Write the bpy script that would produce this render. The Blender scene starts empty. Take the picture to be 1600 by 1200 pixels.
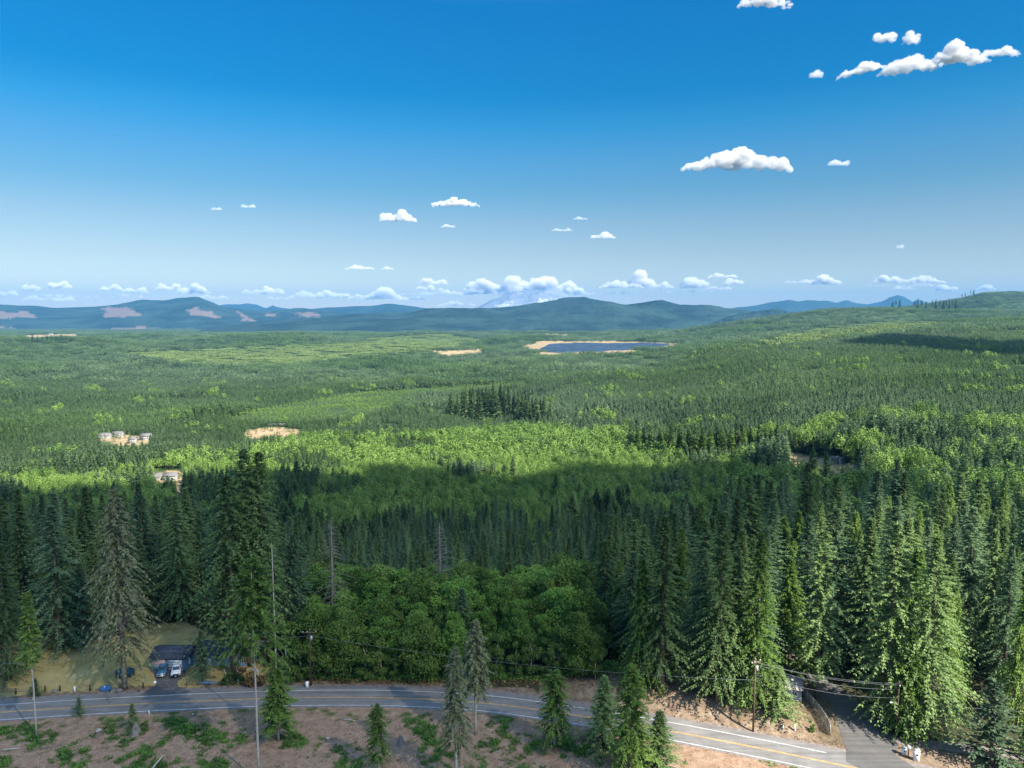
import bpy, bmesh, math, random
import numpy as np
from mathutils import Vector, Matrix
R = math.radians
rng = np.random.default_rng(7)
random.seed(7)

# ------------------------------------------------------------ camera, sky, sun
CAMZ, PITCH, F = 80.0, R(5.6), 1111.0
scene = bpy.context.scene
cam_d = bpy.data.cameras.new("camera"); cam = bpy.data.objects.new("camera", cam_d)
scene.collection.objects.link(cam); scene.camera = cam
cam.location = (0, 0, CAMZ); cam.rotation_euler = (R(90) - PITCH, 0, 0)
cam_d.sensor_width = 36; cam_d.lens = 36 * F / 1600; cam_d.clip_start = 1; cam_d.clip_end = 120000

SUN_AZ, SUN_EL = R(48), R(41)          # sun stands to the right of and behind the camera
sdir = Vector((math.sin(SUN_AZ) * math.cos(SUN_EL), -math.cos(SUN_AZ) * math.cos(SUN_EL), math.sin(SUN_EL)))
world = bpy.data.worlds.new("World"); scene.world = world; world.use_nodes = True
wn = world.node_tree.nodes; wl = world.node_tree.links
bg = wn["Background"]
sky = wn.new("ShaderNodeTexSky"); sky.sky_type = 'NISHITA'; sky.sun_disc = False
sky.sun_elevation = SUN_EL; sky.sun_rotation = math.atan2(sdir.x, sdir.y)
sky.air_density = 1.0; sky.dust_density = 0.2; sky.ozone_density = 2.2; sky.altitude = 300
# deep polarised blue in the band of sky the lens sees, brightened and whitened out of frame above it to fill the shade
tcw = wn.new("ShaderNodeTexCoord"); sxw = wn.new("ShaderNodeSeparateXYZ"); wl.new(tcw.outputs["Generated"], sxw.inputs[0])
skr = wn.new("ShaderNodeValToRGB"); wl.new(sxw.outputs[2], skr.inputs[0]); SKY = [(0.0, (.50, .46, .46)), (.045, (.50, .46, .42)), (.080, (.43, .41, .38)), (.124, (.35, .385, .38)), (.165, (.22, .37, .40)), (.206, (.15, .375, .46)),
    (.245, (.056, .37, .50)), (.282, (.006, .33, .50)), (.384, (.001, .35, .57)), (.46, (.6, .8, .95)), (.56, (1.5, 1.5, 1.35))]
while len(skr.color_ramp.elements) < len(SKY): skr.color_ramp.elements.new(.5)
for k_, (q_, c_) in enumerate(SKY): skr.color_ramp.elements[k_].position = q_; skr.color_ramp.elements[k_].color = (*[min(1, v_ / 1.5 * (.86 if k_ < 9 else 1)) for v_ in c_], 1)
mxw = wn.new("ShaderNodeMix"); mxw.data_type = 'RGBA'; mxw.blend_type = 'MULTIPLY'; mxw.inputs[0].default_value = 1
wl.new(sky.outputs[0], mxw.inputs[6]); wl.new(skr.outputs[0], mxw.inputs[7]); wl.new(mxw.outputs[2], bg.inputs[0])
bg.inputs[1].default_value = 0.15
sun_d = bpy.data.lights.new("sun", 'SUN'); sun = bpy.data.objects.new("sun", sun_d)
scene.collection.objects.link(sun); sun_d.energy = 4.8; sun_d.angle = R(0.53); sun_d.color = (1.0, 0.93, 0.82)
sun.rotation_euler = sdir.to_track_quat('Z', 'Y').to_euler(); sun.location = sdir * 200
scene.view_settings.view_transform = 'Standard'; scene.view_settings.look = 'None'
scene.view_settings.exposure = 1.65; scene.view_settings.gamma = 1
scene.cycles.max_bounces = 5; scene.cycles.diffuse_bounces = 3; scene.cycles.transmission_bounces = 3
scene.cycles.transparent_max_bounces = 8; scene.cycles.volume_bounces = 2
scene.cycles.use_denoising = True

# ------------------------------------------------------------ helpers
sp_, cp_ = math.sin(PITCH), math.cos(PITCH)
def ray(px, py):
    a = (px - 800) / F; b = (600 - py) / F
    return a, cp_ + b * sp_, -sp_ + b * cp_
def P0(px, py, z=0.0):
    d = ray(px, py); t = (z - CAMZ) / d[2]
    return d[0] * t, d[1] * t
def proj(x, y, z):
    dz = z - CAMZ
    fz = y * cp_ - dz * sp_; up = y * sp_ + dz * cp_
    fz = np.where(fz < 1, 1, fz)
    return 800 + F * x / fz, 600 - F * up / fz
def pip(px, py, poly):
    px = np.asarray(px, float); py = np.asarray(py, float); ins = np.zeros(px.shape, bool)
    n = len(poly); j = n - 1
    for i in range(n):
        xi, yi = poly[i]; xj, yj = poly[j]
        if yi != yj:
            c = ((yi > py) != (yj > py)) & (px < (xj - xi) * (py - yi) / (yj - yi) + xi)
            ins ^= c
        j = i
    return ins
def sstep(a, b, x):
    t = np.clip((np.asarray(x, float) - a) / (b - a), 0, 1); return t * t * (3 - 2 * t)
_w = [(rng.uniform(0, 6.28), rng.uniform(0, 6.28), rng.uniform(.7, 1.4)) for _ in range(40)]
def fbm(x, y, wl_, k0=0, octs=4):
    """smooth sum of sines noise about -1..1"""
    out = 0; amp = 1; tot = 0; f = 6.283 / wl_
    for o in range(octs):
        for q in range(3):
            a, ph, s = _w[(k0 + o * 3 + q) % 40]
            out = out + amp * np.sin(f * s * (x * math.cos(a) + y * math.sin(a)) + ph + 1.5 * np.sin(f * .37 * (x * math.sin(a) - y * math.cos(a)) + ph * 2))
        tot += amp * 1.9; amp *= .5; f *= 2.03
    return out / tot
def catmull(pts, n=8):
    pts = [np.array(p, float) for p in pts]
    pts = [2 * pts[0] - pts[1]] + pts + [2 * pts[-1] - pts[-2]]
    out = []
    for i in range(1, len(pts) - 2):
        for k in range(n):
            t = k / n; a, b, c, d = pts[i - 1:i + 3]
            out.append(.5 * ((2 * b) + (c - a) * t + (2 * a - 5 * b + 4 * c - d) * t * t + (3 * b - a - 3 * c + d) * t ** 3))
    out.append(pts[-2]); return np.array(out)

# road centre line from the yellow line
rc = [P0(*p) for p in [(0, 1113), (100, 1106.5), (200, 1101), (300, 1096), (400, 1092), (470, 1090.5), (550, 1090), (620, 1091), (700, 1094.5), (770, 1100), (840, 1109), (940, 1124), (1040, 1141), (1140, 1160), (1240, 1180), (1330, 1199)]]
rc = [np.array(p) for p in rc]
rc = [rc[0] + (rc[0] - rc[2]) * 4, rc[0] + (rc[0] - rc[2]) * 1.5] + rc + [rc[-1] + (rc[-1] - rc[-3]) * 1.0, rc[-1] + (rc[-1] - rc[-3]) * 3.0]
ROAD = catmull(rc, 6)
def road_d(x, y):
    """signed offset across the road centre line, + is the far side"""
    yc = np.interp(x, ROAD[:, 0], ROAD[:, 1]); sl = np.interp(x, ROAD[:, 0], np.gradient(ROAD[:, 1], ROAD[:, 0]))
    return (y - yc) / np.sqrt(1 + sl * sl)

COLX = np.array([-400, 0, 400, 700, 1000, 1150, 1250, 1400, 1600, 2100]); COLU = (COLX - 800) / F
YS = np.array([1, 168, 200, 240, 300, 370, 450, 600, 850, 1200, 1600, 2100, 2600, 3300, 4500, 7000, 30000.])
ZT = np.array([
    [0, 0, -3, -14, -33, -46, -54, -60, -64, -66, -66, -44, -14, -45, -70, -90, -90],
    [0, 0, -3, -14, -33, -46, -54, -60, -64, -66, -66, -46, -16, -45, -70, -90, -90],
    [0, 0, -5, -16, -34, -46, -54, -60, -64, -66, -64, -58, -52, -32, -60, -90, -90],
    [0, 0, -10, -23, -37, -46, -52, -57, -60, -62, -62, -60, -56, -50, -52, -80, -90],
    [0, 0, -6, -17, -32, -43, -50, -54, -50, -32, -42, -48, -44, -42, -46, -70, -90],
    [0, 0, -2, -8, -22, -36, -43, -42, -28, -4, 12, -4, -30, -42, -46, -70, -90],
    [0, 0, -1, -4, -14, -26, -34, -30, -16, 8, 28, 20, -6, -24, -30, -50, -90],
    [0, 0, 0, -3, -9, -15, -20, -14, -2, 20, 36, 48, 30, 4, 0, -30, -90],
    [0, 0, 0, -2, -5, -8, -10, -8, 2, 24, 42, 56, 42, 20, 10, -30, -90],
    [0, 0, 0, 0, 0, 0, 0, 0, 6, 26, 42, 55, 52, 40, 30, -30, -90.]])
LY = np.log(YS)
def lin_ridge(x, y, prof, Y, sf, sb, off):
    """ridge whose crest is set by a skyline profile at depth Y"""
    pp = np.array(prof, float)
    u = x / np.maximum(y, 1.) ; pxs = 800 + F * u * (cp_ + 0.0)
    zc = np.interp(pxs, pp[:, 0], CAMZ + Y * np.tan(np.arctan((600 - pp[:, 1]) / F) - PITCH)) - off
    s = np.where(y < Y, sf, sb)
    return zc, np.exp(-((y - Y) / s) ** 2)
RA = [(700, 560), (880, 529), (980, 524), (1070, 514), (1150, 502), (1200, 494), (1280, 481), (1330, 479), (1380, 480), (1450, 483), (1600, 485), (1700, 486), (2200, 486)]
RB = [(1100, 520), (1300, 492), (1360, 484), (1400, 480), (1450, 474), (1500, 465), (1530, 457), (1570, 455), (1600, 456), (1700, 454), (2200, 458)]
def H(x, y):
    x = np.asarray(x, float); y = np.asarray(y, float)
    yy = np.maximum(y, 1.)
    u = np.clip(x / np.maximum(yy, 60), COLU[0], COLU[-1]); ly = np.log(yy)
    ci = np.clip(np.searchsorted(COLU, u) - 1, 0, len(COLU) - 2); fu = (u - COLU[ci]) / (COLU[ci + 1] - COLU[ci])
    yi = np.clip(np.searchsorted(LY, ly) - 1, 0, len(LY) - 2); fy = np.clip((ly - LY[yi]) / (LY[yi + 1] - LY[yi]), 0, 1)
    fu = fu * fu * (3 - 2 * fu)
    z = (ZT[ci, yi] * (1 - fu) + ZT[ci + 1, yi] * fu) * (1 - fy) + (ZT[ci, yi + 1] * (1 - fu) + ZT[ci + 1, yi + 1] * fu) * fy
    z = z + fbm(x, y, 360, 3, 3) * 9 * sstep(480, 1000, y) * (1 - .6 * sstep(.15, .4, x / np.maximum(y, 1)) * (1 - sstep(2100, 3000, y))) + fbm(x, y, 1300, 11, 2) * 13 * sstep(1300, 2600, y)
    for prof, Y, sf, sb in ((RA, 3500, 650, 500), (RB, 5000, 800, 900)):
        zc, g = lin_ridge(x, y, prof, Y, sf, sb, 10)
        z = np.where(zc > z, z + (zc - z) * g, z)
    # the brown bank above the far road edge
    d = road_d(x, y)
    z = z + 2.6 * sstep(5.2, 10, d) * (1 - sstep(16, 30, d)) * sstep(6, 24, x) * (1 - sstep(50, 60, x))
    return z
def Hs(x, y): return float(H(np.array([x]), np.array([y]))[0])
def G(px, py):
    """ground point seen at a pixel of the photograph"""
    d = ray(px, py); z = 0.0; lo, hi = None, None
    t = 60.0; pt = t
    while t < 30000:
        x, y, zz = d[0] * t, d[1] * t, CAMZ + d[2] * t
        if zz < Hs(x, y): break
        pt = t; t *= 1.01
    for _ in range(14):
        m = .5 * (pt + t)
        if CAMZ + d[2] * m < Hs(d[0] * m, d[1] * m): t = m
        else: pt = m
    return d[0] * t, d[1] * t
def ztop(py, y): 
    b = (600 - py) / F
    return CAMZ + y * (-sp_ + b * cp_) / (cp_ + b * sp_)

COL = scene.collection
def tag(o, label=None, cat=None, group=None, kind=None):
    if label: o["label"] = label
    if cat: o["category"] = cat
    if group: o["group"] = group
    if kind: o["kind"] = kind
    return o
def empty(name, loc, rz=0.0):
    o = bpy.data.objects.new(name, None); COL.objects.link(o); o.location = loc; o.rotation_euler = (0, 0, rz)
    o.empty_display_size = .3; return o
class MB:
    """collects quads / polygons into one mesh; v is a per-vertex tint value"""
    def __init__(s): s.V = []; s.Q = []; s.P = []; s.T = []; s.n = 0
    def quads(s, verts, quads, tint=.5):
        verts = np.asarray(verts, float).reshape(-1, 3); s.V.append(verts)
        s.Q.append(np.asarray(quads, int).reshape(-1, 4) + s.n)
        s.T.append(np.broadcast_to(np.asarray(tint, float), (len(verts),)).copy()); s.n += len(verts); return s
    def poly(s, verts, faces, tint=.5):
        verts = np.asarray(verts, float).reshape(-1, 3); s.V.append(verts)
        s.P += [[i + s.n for i in f] for f in faces]
        s.T.append(np.full(len(verts), tint)); s.n += len(verts); return s
    def box(s, c, size, rz=0, tint=.5, taper=1.0, M=None):
        x, y, z = np.array(size) / 2
        v = np.array([(-x, -y, -z), (x, -y, -z), (x, y, -z), (-x, y, -z), (-x * taper, -y * taper, z), (x * taper, -y * taper, z), (x * taper, y * taper, z), (-x * taper, y * taper, z)])
        if rz: v = v @ np.array([[math.cos(rz), math.sin(rz), 0], [-math.sin(rz), math.cos(rz), 0], [0, 0, 1]])
        v = v + np.array(c)
        return s.quads(v, [(0, 3, 2, 1), (4, 5, 6, 7), (0, 1, 5, 4), (1, 2, 6, 5), (2, 3, 7, 6), (3, 0, 4, 7)], tint)
    def tube(s, pts, rad, k=6, tint=.5, cap=True):
        pts = np.asarray(pts, float); n = len(pts); rad = np.broadcast_to(np.asarray(rad, float), (n,))
        tg = np.gradient(pts, axis=0); tg /= np.linalg.norm(tg, axis=1, keepdims=True) + 1e-9
        ref = np.where(np.abs(tg[:, 2:3]) > .8, np.array([[1., 0, 0]]), np.array([[0, 0, 1.]]))
        a = np.cross(tg, ref); a /= np.linalg.norm(a, axis=1, keepdims=True) + 1e-9; b = np.cross(tg, a)
        th = np.arange(k) * 2 * math.pi / k
        v = pts[:, None] + rad[:, None, None] * (np.cos(th)[None, :, None] * a[:, None] + np.sin(th)[None, :, None] * b[:, None])
        i = np.arange(n - 1)[:, None] * k; j = np.arange(k)[None]; j2 = (j + 1) % k
        q = np.stack([i + j, i + j2, i + k + j2, i + k + j], -1).reshape(-1, 4)
        base = s.n; s.quads(v.reshape(-1, 3), q, tint)
        if cap: s.P.append([base + q_ for q_ in range(k)][::-1]); s.P.append([base + (n - 1) * k + q_ for q_ in range(k)])
        return s
    def kites(s, base, dirv, nrm, ln, wd, tint):
        """leaf-shaped quads"""
        dirv = dirv / (np.linalg.norm(dirv, axis=1, keepdims=True) + 1e-9)
        side = np.cross(dirv, nrm); side /= np.linalg.norm(side, axis=1, keepdims=True) + 1e-9
        ln = np.broadcast_to(ln, (len(base),))[:, None]; wd = np.broadcast_to(wd, (len(base),))[:, None]
        v = np.stack([base, base + dirv * ln * .45 + side * wd * .5, base + dirv * ln, base + dirv * ln * .45 - side * wd * .5], 1)
        n = len(base); return s.quads(v.reshape(-1, 3), np.arange(4 * n).reshape(n, 4), np.repeat(np.broadcast_to(tint, (n,)), 4))
    def mesh(s, name, mat, smooth=False):
        me = bpy.data.meshes.new(name)
        V = np.concatenate(s.V) if s.V else np.zeros((0, 3)); Q = np.concatenate(s.Q) if s.Q else np.zeros((0, 4), int)
        nl = Q.size + sum(len(p) for p in s.P); nf = len(Q) + len(s.P)
        loops = np.concatenate([Q.ravel()] + [np.array(p) for p in s.P]) if s.P else Q.ravel()
        starts = np.concatenate([np.arange(len(Q)) * 4, Q.size + np.cumsum([0] + [len(p) for p in s.P[:-1]])]) if s.P else np.arange(len(Q)) * 4
        me.vertices.add(len(V)); me.vertices.foreach_set("co", V.astype(np.float32).ravel())
        me.loops.add(nl); me.loops.foreach_set("vertex_index", loops.astype(np.int32))
        me.polygons.add(nf); me.polygons.foreach_set("loop_start", starts.astype(np.int32))
        me.update(calc_edges=True)
        at = me.attributes.new("tint", 'FLOAT', 'POINT'); at.data.foreach_set("value", np.concatenate(s.T).astype(np.float32))
        if smooth: me.polygons.foreach_set("use_smooth", np.ones(nf, bool))
        me.materials.append(mat); me.validate(); return me
    def build(s, name, mat, parent=None, smooth=False):
        o = bpy.data.objects.new(name, s.mesh(name, mat, smooth)); COL.objects.link(o)
        if parent: o.parent = parent
        return o
def linked(name, me, parent=None):
    o = bpy.data.objects.new(name, me); COL.objects.link(o); o.parent = parent; return o

# ------------------------------------------------------------ materials
def nmat(name):
    m = bpy.data.materials.new(name); m.use_nodes = True; return m, m.node_tree.nodes, m.node_tree.links, m.node_tree.nodes["Principled BSDF"]
def ramp(nt, stops):
    r = nt.new("ShaderNodeValToRGB"); e = r.color_ramp.elements
    while len(e) < len(stops): e.new(.5)
    for k, (p, c) in enumerate(stops): e[k].position = p; e[k].color = (*c, 1) if len(c) == 3 else c
    return r
def plain(name, col, rough=.8, spec=.3, var=.12, scale=3.0, metal=0., bump=0.):
    m, n, l, p = nmat(name)
    tc = n.new("ShaderNodeTexCoord"); no = n.new("ShaderNodeTexNoise"); no.inputs["Scale"].default_value = scale; no.inputs["Detail"].default_value = 6
    l.new(tc.outputs["Object"], no.inputs["Vector"])
    c = np.array(col); r = ramp(n, [(.3, tuple(c * (1 - var))), (.7, tuple(np.minimum(c * (1 + var), 1)))])
    l.new(no.outputs[0], r.inputs[0]); l.new(r.outputs[0], p.inputs["Base Color"])
    p.inputs["Roughness"].default_value = rough; p.inputs["Specular IOR Level"].default_value = spec; p.inputs["Metallic"].default_value = metal
    if bump:
        b = n.new("ShaderNodeBump"); b.inputs["Strength"].default_value = bump; l.new(no.outputs[0], b.inputs["Height"]); l.new(b.outputs[0], p.inputs["Normal"])
    return m
def foliage(name, dark, mid, light, patch=0., patchscale=.004, trans=.28, rough=.75, drift=None):
    """leaf material: leaf-to-leaf tint, tree-to-tree tint and broad stand-to-stand drift"""
    m, n, l, p = nmat(name)
    at = n.new("ShaderNodeAttribute"); at.attribute_name = "tint"
    oi = n.new("ShaderNodeObjectInfo")
    ge = n.new("ShaderNodeNewGeometry"); no = n.new("ShaderNodeTexNoise"); no.inputs["Scale"].default_value = patchscale; no.inputs["Detail"].default_value = 3
    l.new(ge.outputs["Position"], no.inputs["Vector"])
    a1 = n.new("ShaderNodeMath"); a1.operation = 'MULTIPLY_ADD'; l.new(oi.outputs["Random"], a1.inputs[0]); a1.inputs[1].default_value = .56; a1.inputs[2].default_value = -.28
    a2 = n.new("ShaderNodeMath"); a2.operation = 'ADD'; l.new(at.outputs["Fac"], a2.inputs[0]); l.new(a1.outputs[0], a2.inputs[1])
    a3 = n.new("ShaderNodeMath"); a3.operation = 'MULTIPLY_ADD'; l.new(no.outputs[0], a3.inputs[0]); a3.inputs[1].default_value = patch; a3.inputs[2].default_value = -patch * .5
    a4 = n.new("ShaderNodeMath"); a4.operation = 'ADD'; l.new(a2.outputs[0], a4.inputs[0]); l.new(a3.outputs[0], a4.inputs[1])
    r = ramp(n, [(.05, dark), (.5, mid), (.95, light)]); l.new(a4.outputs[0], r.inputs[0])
    oc = r.outputs[0]
    if drift:
        n2 = n.new("ShaderNodeTexNoise"); n2.inputs["Scale"].default_value = .0016; n2.inputs["Detail"].default_value = 4; l.new(ge.outputs["Position"], n2.inputs["Vector"])
        r2 = ramp(n, [(.40, (1, 1, 1)), (.58, drift)]); l.new(n2.outputs[0], r2.inputs[0])
        q = n.new("ShaderNodeMix"); q.data_type = 'RGBA'; q.blend_type = 'MULTIPLY'; q.inputs[0].default_value = 1; q.clamp_result = False; l.new(oc, q.inputs[6]); l.new(r2.outputs[0], q.inputs[7]); oc = q.outputs[2]
    l.new(oc, p.inputs["Base Color"]); p.inputs["Roughness"].default_value = rough; p.inputs["Specular IOR Level"].default_value = .25
    t = n.new("ShaderNodeBsdfTranslucent"); l.new(oc, t.inputs["Color"])
    mx = n.new("ShaderNodeMixShader"); mx.inputs[0].default_value = trans
    l.new(p.outputs[0], mx.inputs[1]); l.new(t.outputs[0], mx.inputs[2]); l.new(mx.outputs[0], n["Material Output"].inputs["Surface"])
    return m
M = {}
M['fir'] = foliage("fir_needles", (.045, .085, .026), (.10, .165, .052), (.21, .30, .10), .5, .012)
M['firblue'] = foliage("blue_fir_needles", (.045, .088, .042), (.10, .17, .080), (.20, .295, .135), .5, .02)
M['firgrey'] = foliage("lichen_grey_needles", (.08, .10, .04), (.16, .185, .09), (.26, .28, .15), .2, .05)
M['cedar'] = foliage("cedar_foliage", (.045, .09, .014), (.10, .175, .03), (.19, .28, .055), .3, .05)
M['leaf'] = foliage("broadleaf_foliage", (.055, .13, .02), (.12, .23, .038), (.21, .36, .065), .4, .02, .3)
M['shrub'] = foliage("shrub_leaves", (.04, .08, .02), (.08, .15, .03), (.16, .22, .045), .3, .1, .3)
M['plantation'] = foliage("plantation_needles", (.048, .090, .028), (.095, .165, .05), (.155, .24, .075), .9, .0035, drift=(1.25, 1.12, 1.75))
M['darkfir'] = foliage("dark_skyline_needles", (.006, .014, .010), (.014, .03, .018), (.03, .05, .03), .2, .01, .1)
M['alder'] = foliage("alder_leaves", (.06, .125, .022), (.125, .215, .040), (.22, .33, .075), .7, .006, .3)
M['pale'] = foliage("pale_scrub_leaves", (.10, .15, .045), (.155, .22, .065), (.21, .28, .09), .5, .004, .3)
M['bark'] = plain("bark", (.13, .105, .085), .95, .1, .35, 4)
M['palebark'] = plain("pale_bark", (.36, .33, .29), .95, .1, .25, 3)
M['deadwood'] = plain("dead_wood", (.19, .165, .15), .95, .1, .25, 3)
M['fern'] = foliage("weeds", (.04, .10, .015), (.09, .20, .03), (.18, .30, .055), .4, .3, .25)
M['brown'] = foliage("dry_brush_leaves", (.12, .07, .03), (.22, .14, .06), (.36, .26, .12), .3, .2, .2)

# ------------------------------------------------------------ ground
def tree_blocked(): pass
LAWN = [(-400, 1062), (-200, 1050), (0, 1030), (20, 1004), (60, 996), (160, 1000), (235, 975), (290, 972), (345, 1000), (480, 1040), (480, 1072), (300, 1078), (225, 1083), (100, 1091), (0, 1098), (-400, 1130)]
YARD = [(1236, 1072), (1262, 1066), (1300, 1082), (1345, 1120), (1352, 1160), (1290, 1168), (1232, 1150), (1215, 1120)]
ISLE = [(1390, 1158), (1412, 1164), (1470, 1172), (1540, 1188), (1620, 1215), (1400, 1215)]
TAN = [[(376, 680), (388, 672), (410, 669), (440, 668), (468, 672), (472, 679), (430, 682), (390, 685)],
       [(680, 548), (752, 546), (754, 552), (720, 556), (690, 556)],
       [(815, 541), (850, 532), (880, 533), (960, 533), (1060, 536), (1058, 543), (1000, 546), (992, 552), (930, 554), (858, 556)],
       [(278, 738), (288, 738), (284, 760), (290, 780), (276, 780), (272, 762)],
       [(145, 684), (180, 678), (232, 683), (234, 694), (205, 698), (150, 690)],
       [(1229, 703), (1262, 712), (1345, 730), (1345, 743), (1290, 740), (1228, 722)],
       [(845, 522.5), (888, 522.5), (890, 526), (850, 526)], [(35, 524), (120, 521), (135, 528), (40, 530)], [(610, 521.5), (640, 521), (642, 524), (612, 524)],
       [(684, 725), (706, 724), (706, 729), (684, 730)], [(236, 738), (284, 736), (284, 752), (236, 754)]]
PALE = [[(345, 642), (430, 624), (560, 604), (640, 598), (760, 592), (822, 587), (826, 596), (720, 603), (640, 607), (622, 628), (540, 642), (430, 648)],
        [(180, 548), (330, 541), (420, 536), (520, 534), (600, 524), (700, 519), (760, 530), (690, 540), (600, 548), (480, 562), (300, 566)],
        [(1150, 535), (1300, 505), (1420, 498), (1500, 500), (1400, 512), (1250, 530)]]
nr = np.concatenate([np.linspace(-400, 60, 24)[:-1], np.linspace(60, 215, 270)[:-1], 215 * 1.0165 ** np.arange(0, 300)])
nr = nr[nr < 27000]; nr = np.append(nr, 27000)
uu = np.concatenate([np.linspace(-2.6, -.8, 40)[:-1], np.linspace(-.8, .8, 480)[:-1], np.linspace(.8, 2.6, 40)])
YY, UU = np.meshgrid(nr, uu, indexing='ij'); XX = UU * np.sqrt(YY ** 2 + 30 ** 2)
ZZ = H(XX, YY)
gpx, gpy = proj(XX, YY, ZZ)
D = road_d(XX, YY)
near = YY < 240
def weed_noise(x, y): return .75 * fbm(x, y * 1.9, 17, 5, 4) + .35 * fbm(x, y, 70, 20, 2) + .45 * fbm(x, y * 1.6, 3.6, 8, 3)
lawn = (pip(gpx, gpy, LAWN) & near).astype(float)
dirt = ((D < -2.2) & near & (XX < 100)).astype(float)
weed = np.clip((weed_noise(XX, YY) - .08) * 2.6, 0, 1) * dirt * (1 - sstep(44, 54, XX))
dry = ((D > 3.5) & (D < 6.8 + 1.5 * fbm(XX, YY, 14, 2, 3)) & near & (XX < 62)).astype(float)
dry = np.maximum(dry, ((D > 3) & (D < 19) & (XX > 6) & (XX < 58) & near).astype(float))
dry = np.maximum(dry, .55 * pip(gpx, gpy, YARD)); dry = np.maximum(dry, pip(gpx, gpy, ISLE))
tan = np.zeros_like(XX)
for q in TAN: tan = np.maximum(tan, pip(gpx + 5 * fbm(XX, YY, 60, 3, 3), gpy + 2.2 * fbm(XX, YY, 45, 8, 3), q) & (YY > 240))
def grid_quads(nr_, nc): 
    i = np.arange(nr_ - 1)[:, None] * nc; j = np.arange(nc - 1)[None]
    return np.stack([i + j, i + j + 1, i + nc + j + 1, i + nc + j], -1).reshape(-1, 4)
g = MB(); g.quads(np.stack([XX, YY, ZZ], -1).reshape(-1, 3), grid_quads(*XX.shape))
m, n, l, p = nmat("ground")
def attr(n, a): q = n.new("ShaderNodeAttribute"); q.attribute_name = a; return q
ge = n.new("ShaderNodeNewGeometry")
def noise(n, l, sc, det=5, rough=.6, vec=None):
    q = n.new("ShaderNodeTexNoise"); q.inputs["Scale"].default_value = sc; q.inputs["Detail"].default_value = det; q.inputs["Roughness"].default_value = rough
    l.new(vec, q.inputs["Vector"]); return q
pos = ge.outputs["Position"]
nb, nm_, nf_ = noise(n, l, .05, vec=pos), noise(n, l, .6, 8, .7, vec=pos), noise(n, l, 3.5, 4, vec=pos)
def mixc(n, l, fac, a, b):
    q = n.new("ShaderNodeMix"); q.data_type = 'RGBA'; l.new(fac, q.inputs[0])
    for s, v in ((6, a), (7, b)):
        if isinstance(v, tuple): q.inputs[s].default_value = (*v, 1)
        else: l.new(v, q.inputs[s])
    return q.outputs[2]
floor_c = ramp(n, [(.3, (.030, .034, .016)), (.7, (.07, .068, .035))]); l.new(nm_.outputs[0], floor_c.inputs[0])
far_c = ramp(n, [(.35, (.030, .055, .022)), (.65, (.055, .085, .03))]); l.new(nb.outputs[0], far_c.inputs[0])
dirt_c = ramp(n, [(.25, (.15, .095, .06)), (.5, (.285, .185, .122)), (.75, (.42, .295, .195))]); l.new(nm_.outputs[0], dirt_c.inputs[0])
lawn_c = ramp(n, [(.3, (.21, .18, .055)), (.5, (.36, .28, .11)), (.72, (.48, .38, .17))]); 
ln2 = noise(n, l, .13, 8, .72, vec=pos); l.new(ln2.outputs[0], lawn_c.inputs[0])
weed_c = ramp(n, [(.3, (.03, .06, .015)), (.7, (.09, .13, .03))]); l.new(nf_.outputs[0], weed_c.inputs[0])
dry_c = ramp(n, [(.28, (.11, .075, .048)), (.5, (.20, .145, .10)), (.72, (.33, .26, .18))]); l.new(nm_.outputs[0], dry_c.inputs[0])
tan_c = ramp(n, [(.3, (.20, .16, .08)), (.7, (.38, .27, .16))]); l.new(nb.outputs[0], tan_c.inputs[0])
c = mixc(n, l, attr(n, "farr").outputs["Fac"], floor_c.outputs[0], far_c.outputs[0])
for a, cc in (("dirt", dirt_c), ("lawn", lawn_c), ("weed", weed_c), ("dry", dry_c), ("tan", tan_c)):
    c = mixc(n, l, attr(n, a).outputs["Fac"], c, cc.outputs[0])
l.new(c, p.inputs["Base Color"]); p.inputs["Roughness"].default_value = .95; p.inputs["Specular IOR Level"].default_value = .1
bm_ = n.new("ShaderNodeBump"); bm_.inputs["Strength"].default_value = .6; bm_.inputs["Distance"].default_value = .5; l.new(nm_.outputs[0], bm_.inputs["Height"]); l.new(bm_.outputs[0], p.inputs["Normal"])
ground = g.build("ground", m, smooth=True)
for a, v in (("dirt", dirt), ("lawn", lawn), ("weed", weed), ("dry", dry), ("tan", tan), ("farr", sstep(250, 500, YY))):
    at = ground.data.attributes.new(a, 'FLOAT', 'POINT'); at.data.foreach_set("value", v.astype(np.float32).ravel())
tag(ground, kind="structure")

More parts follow.
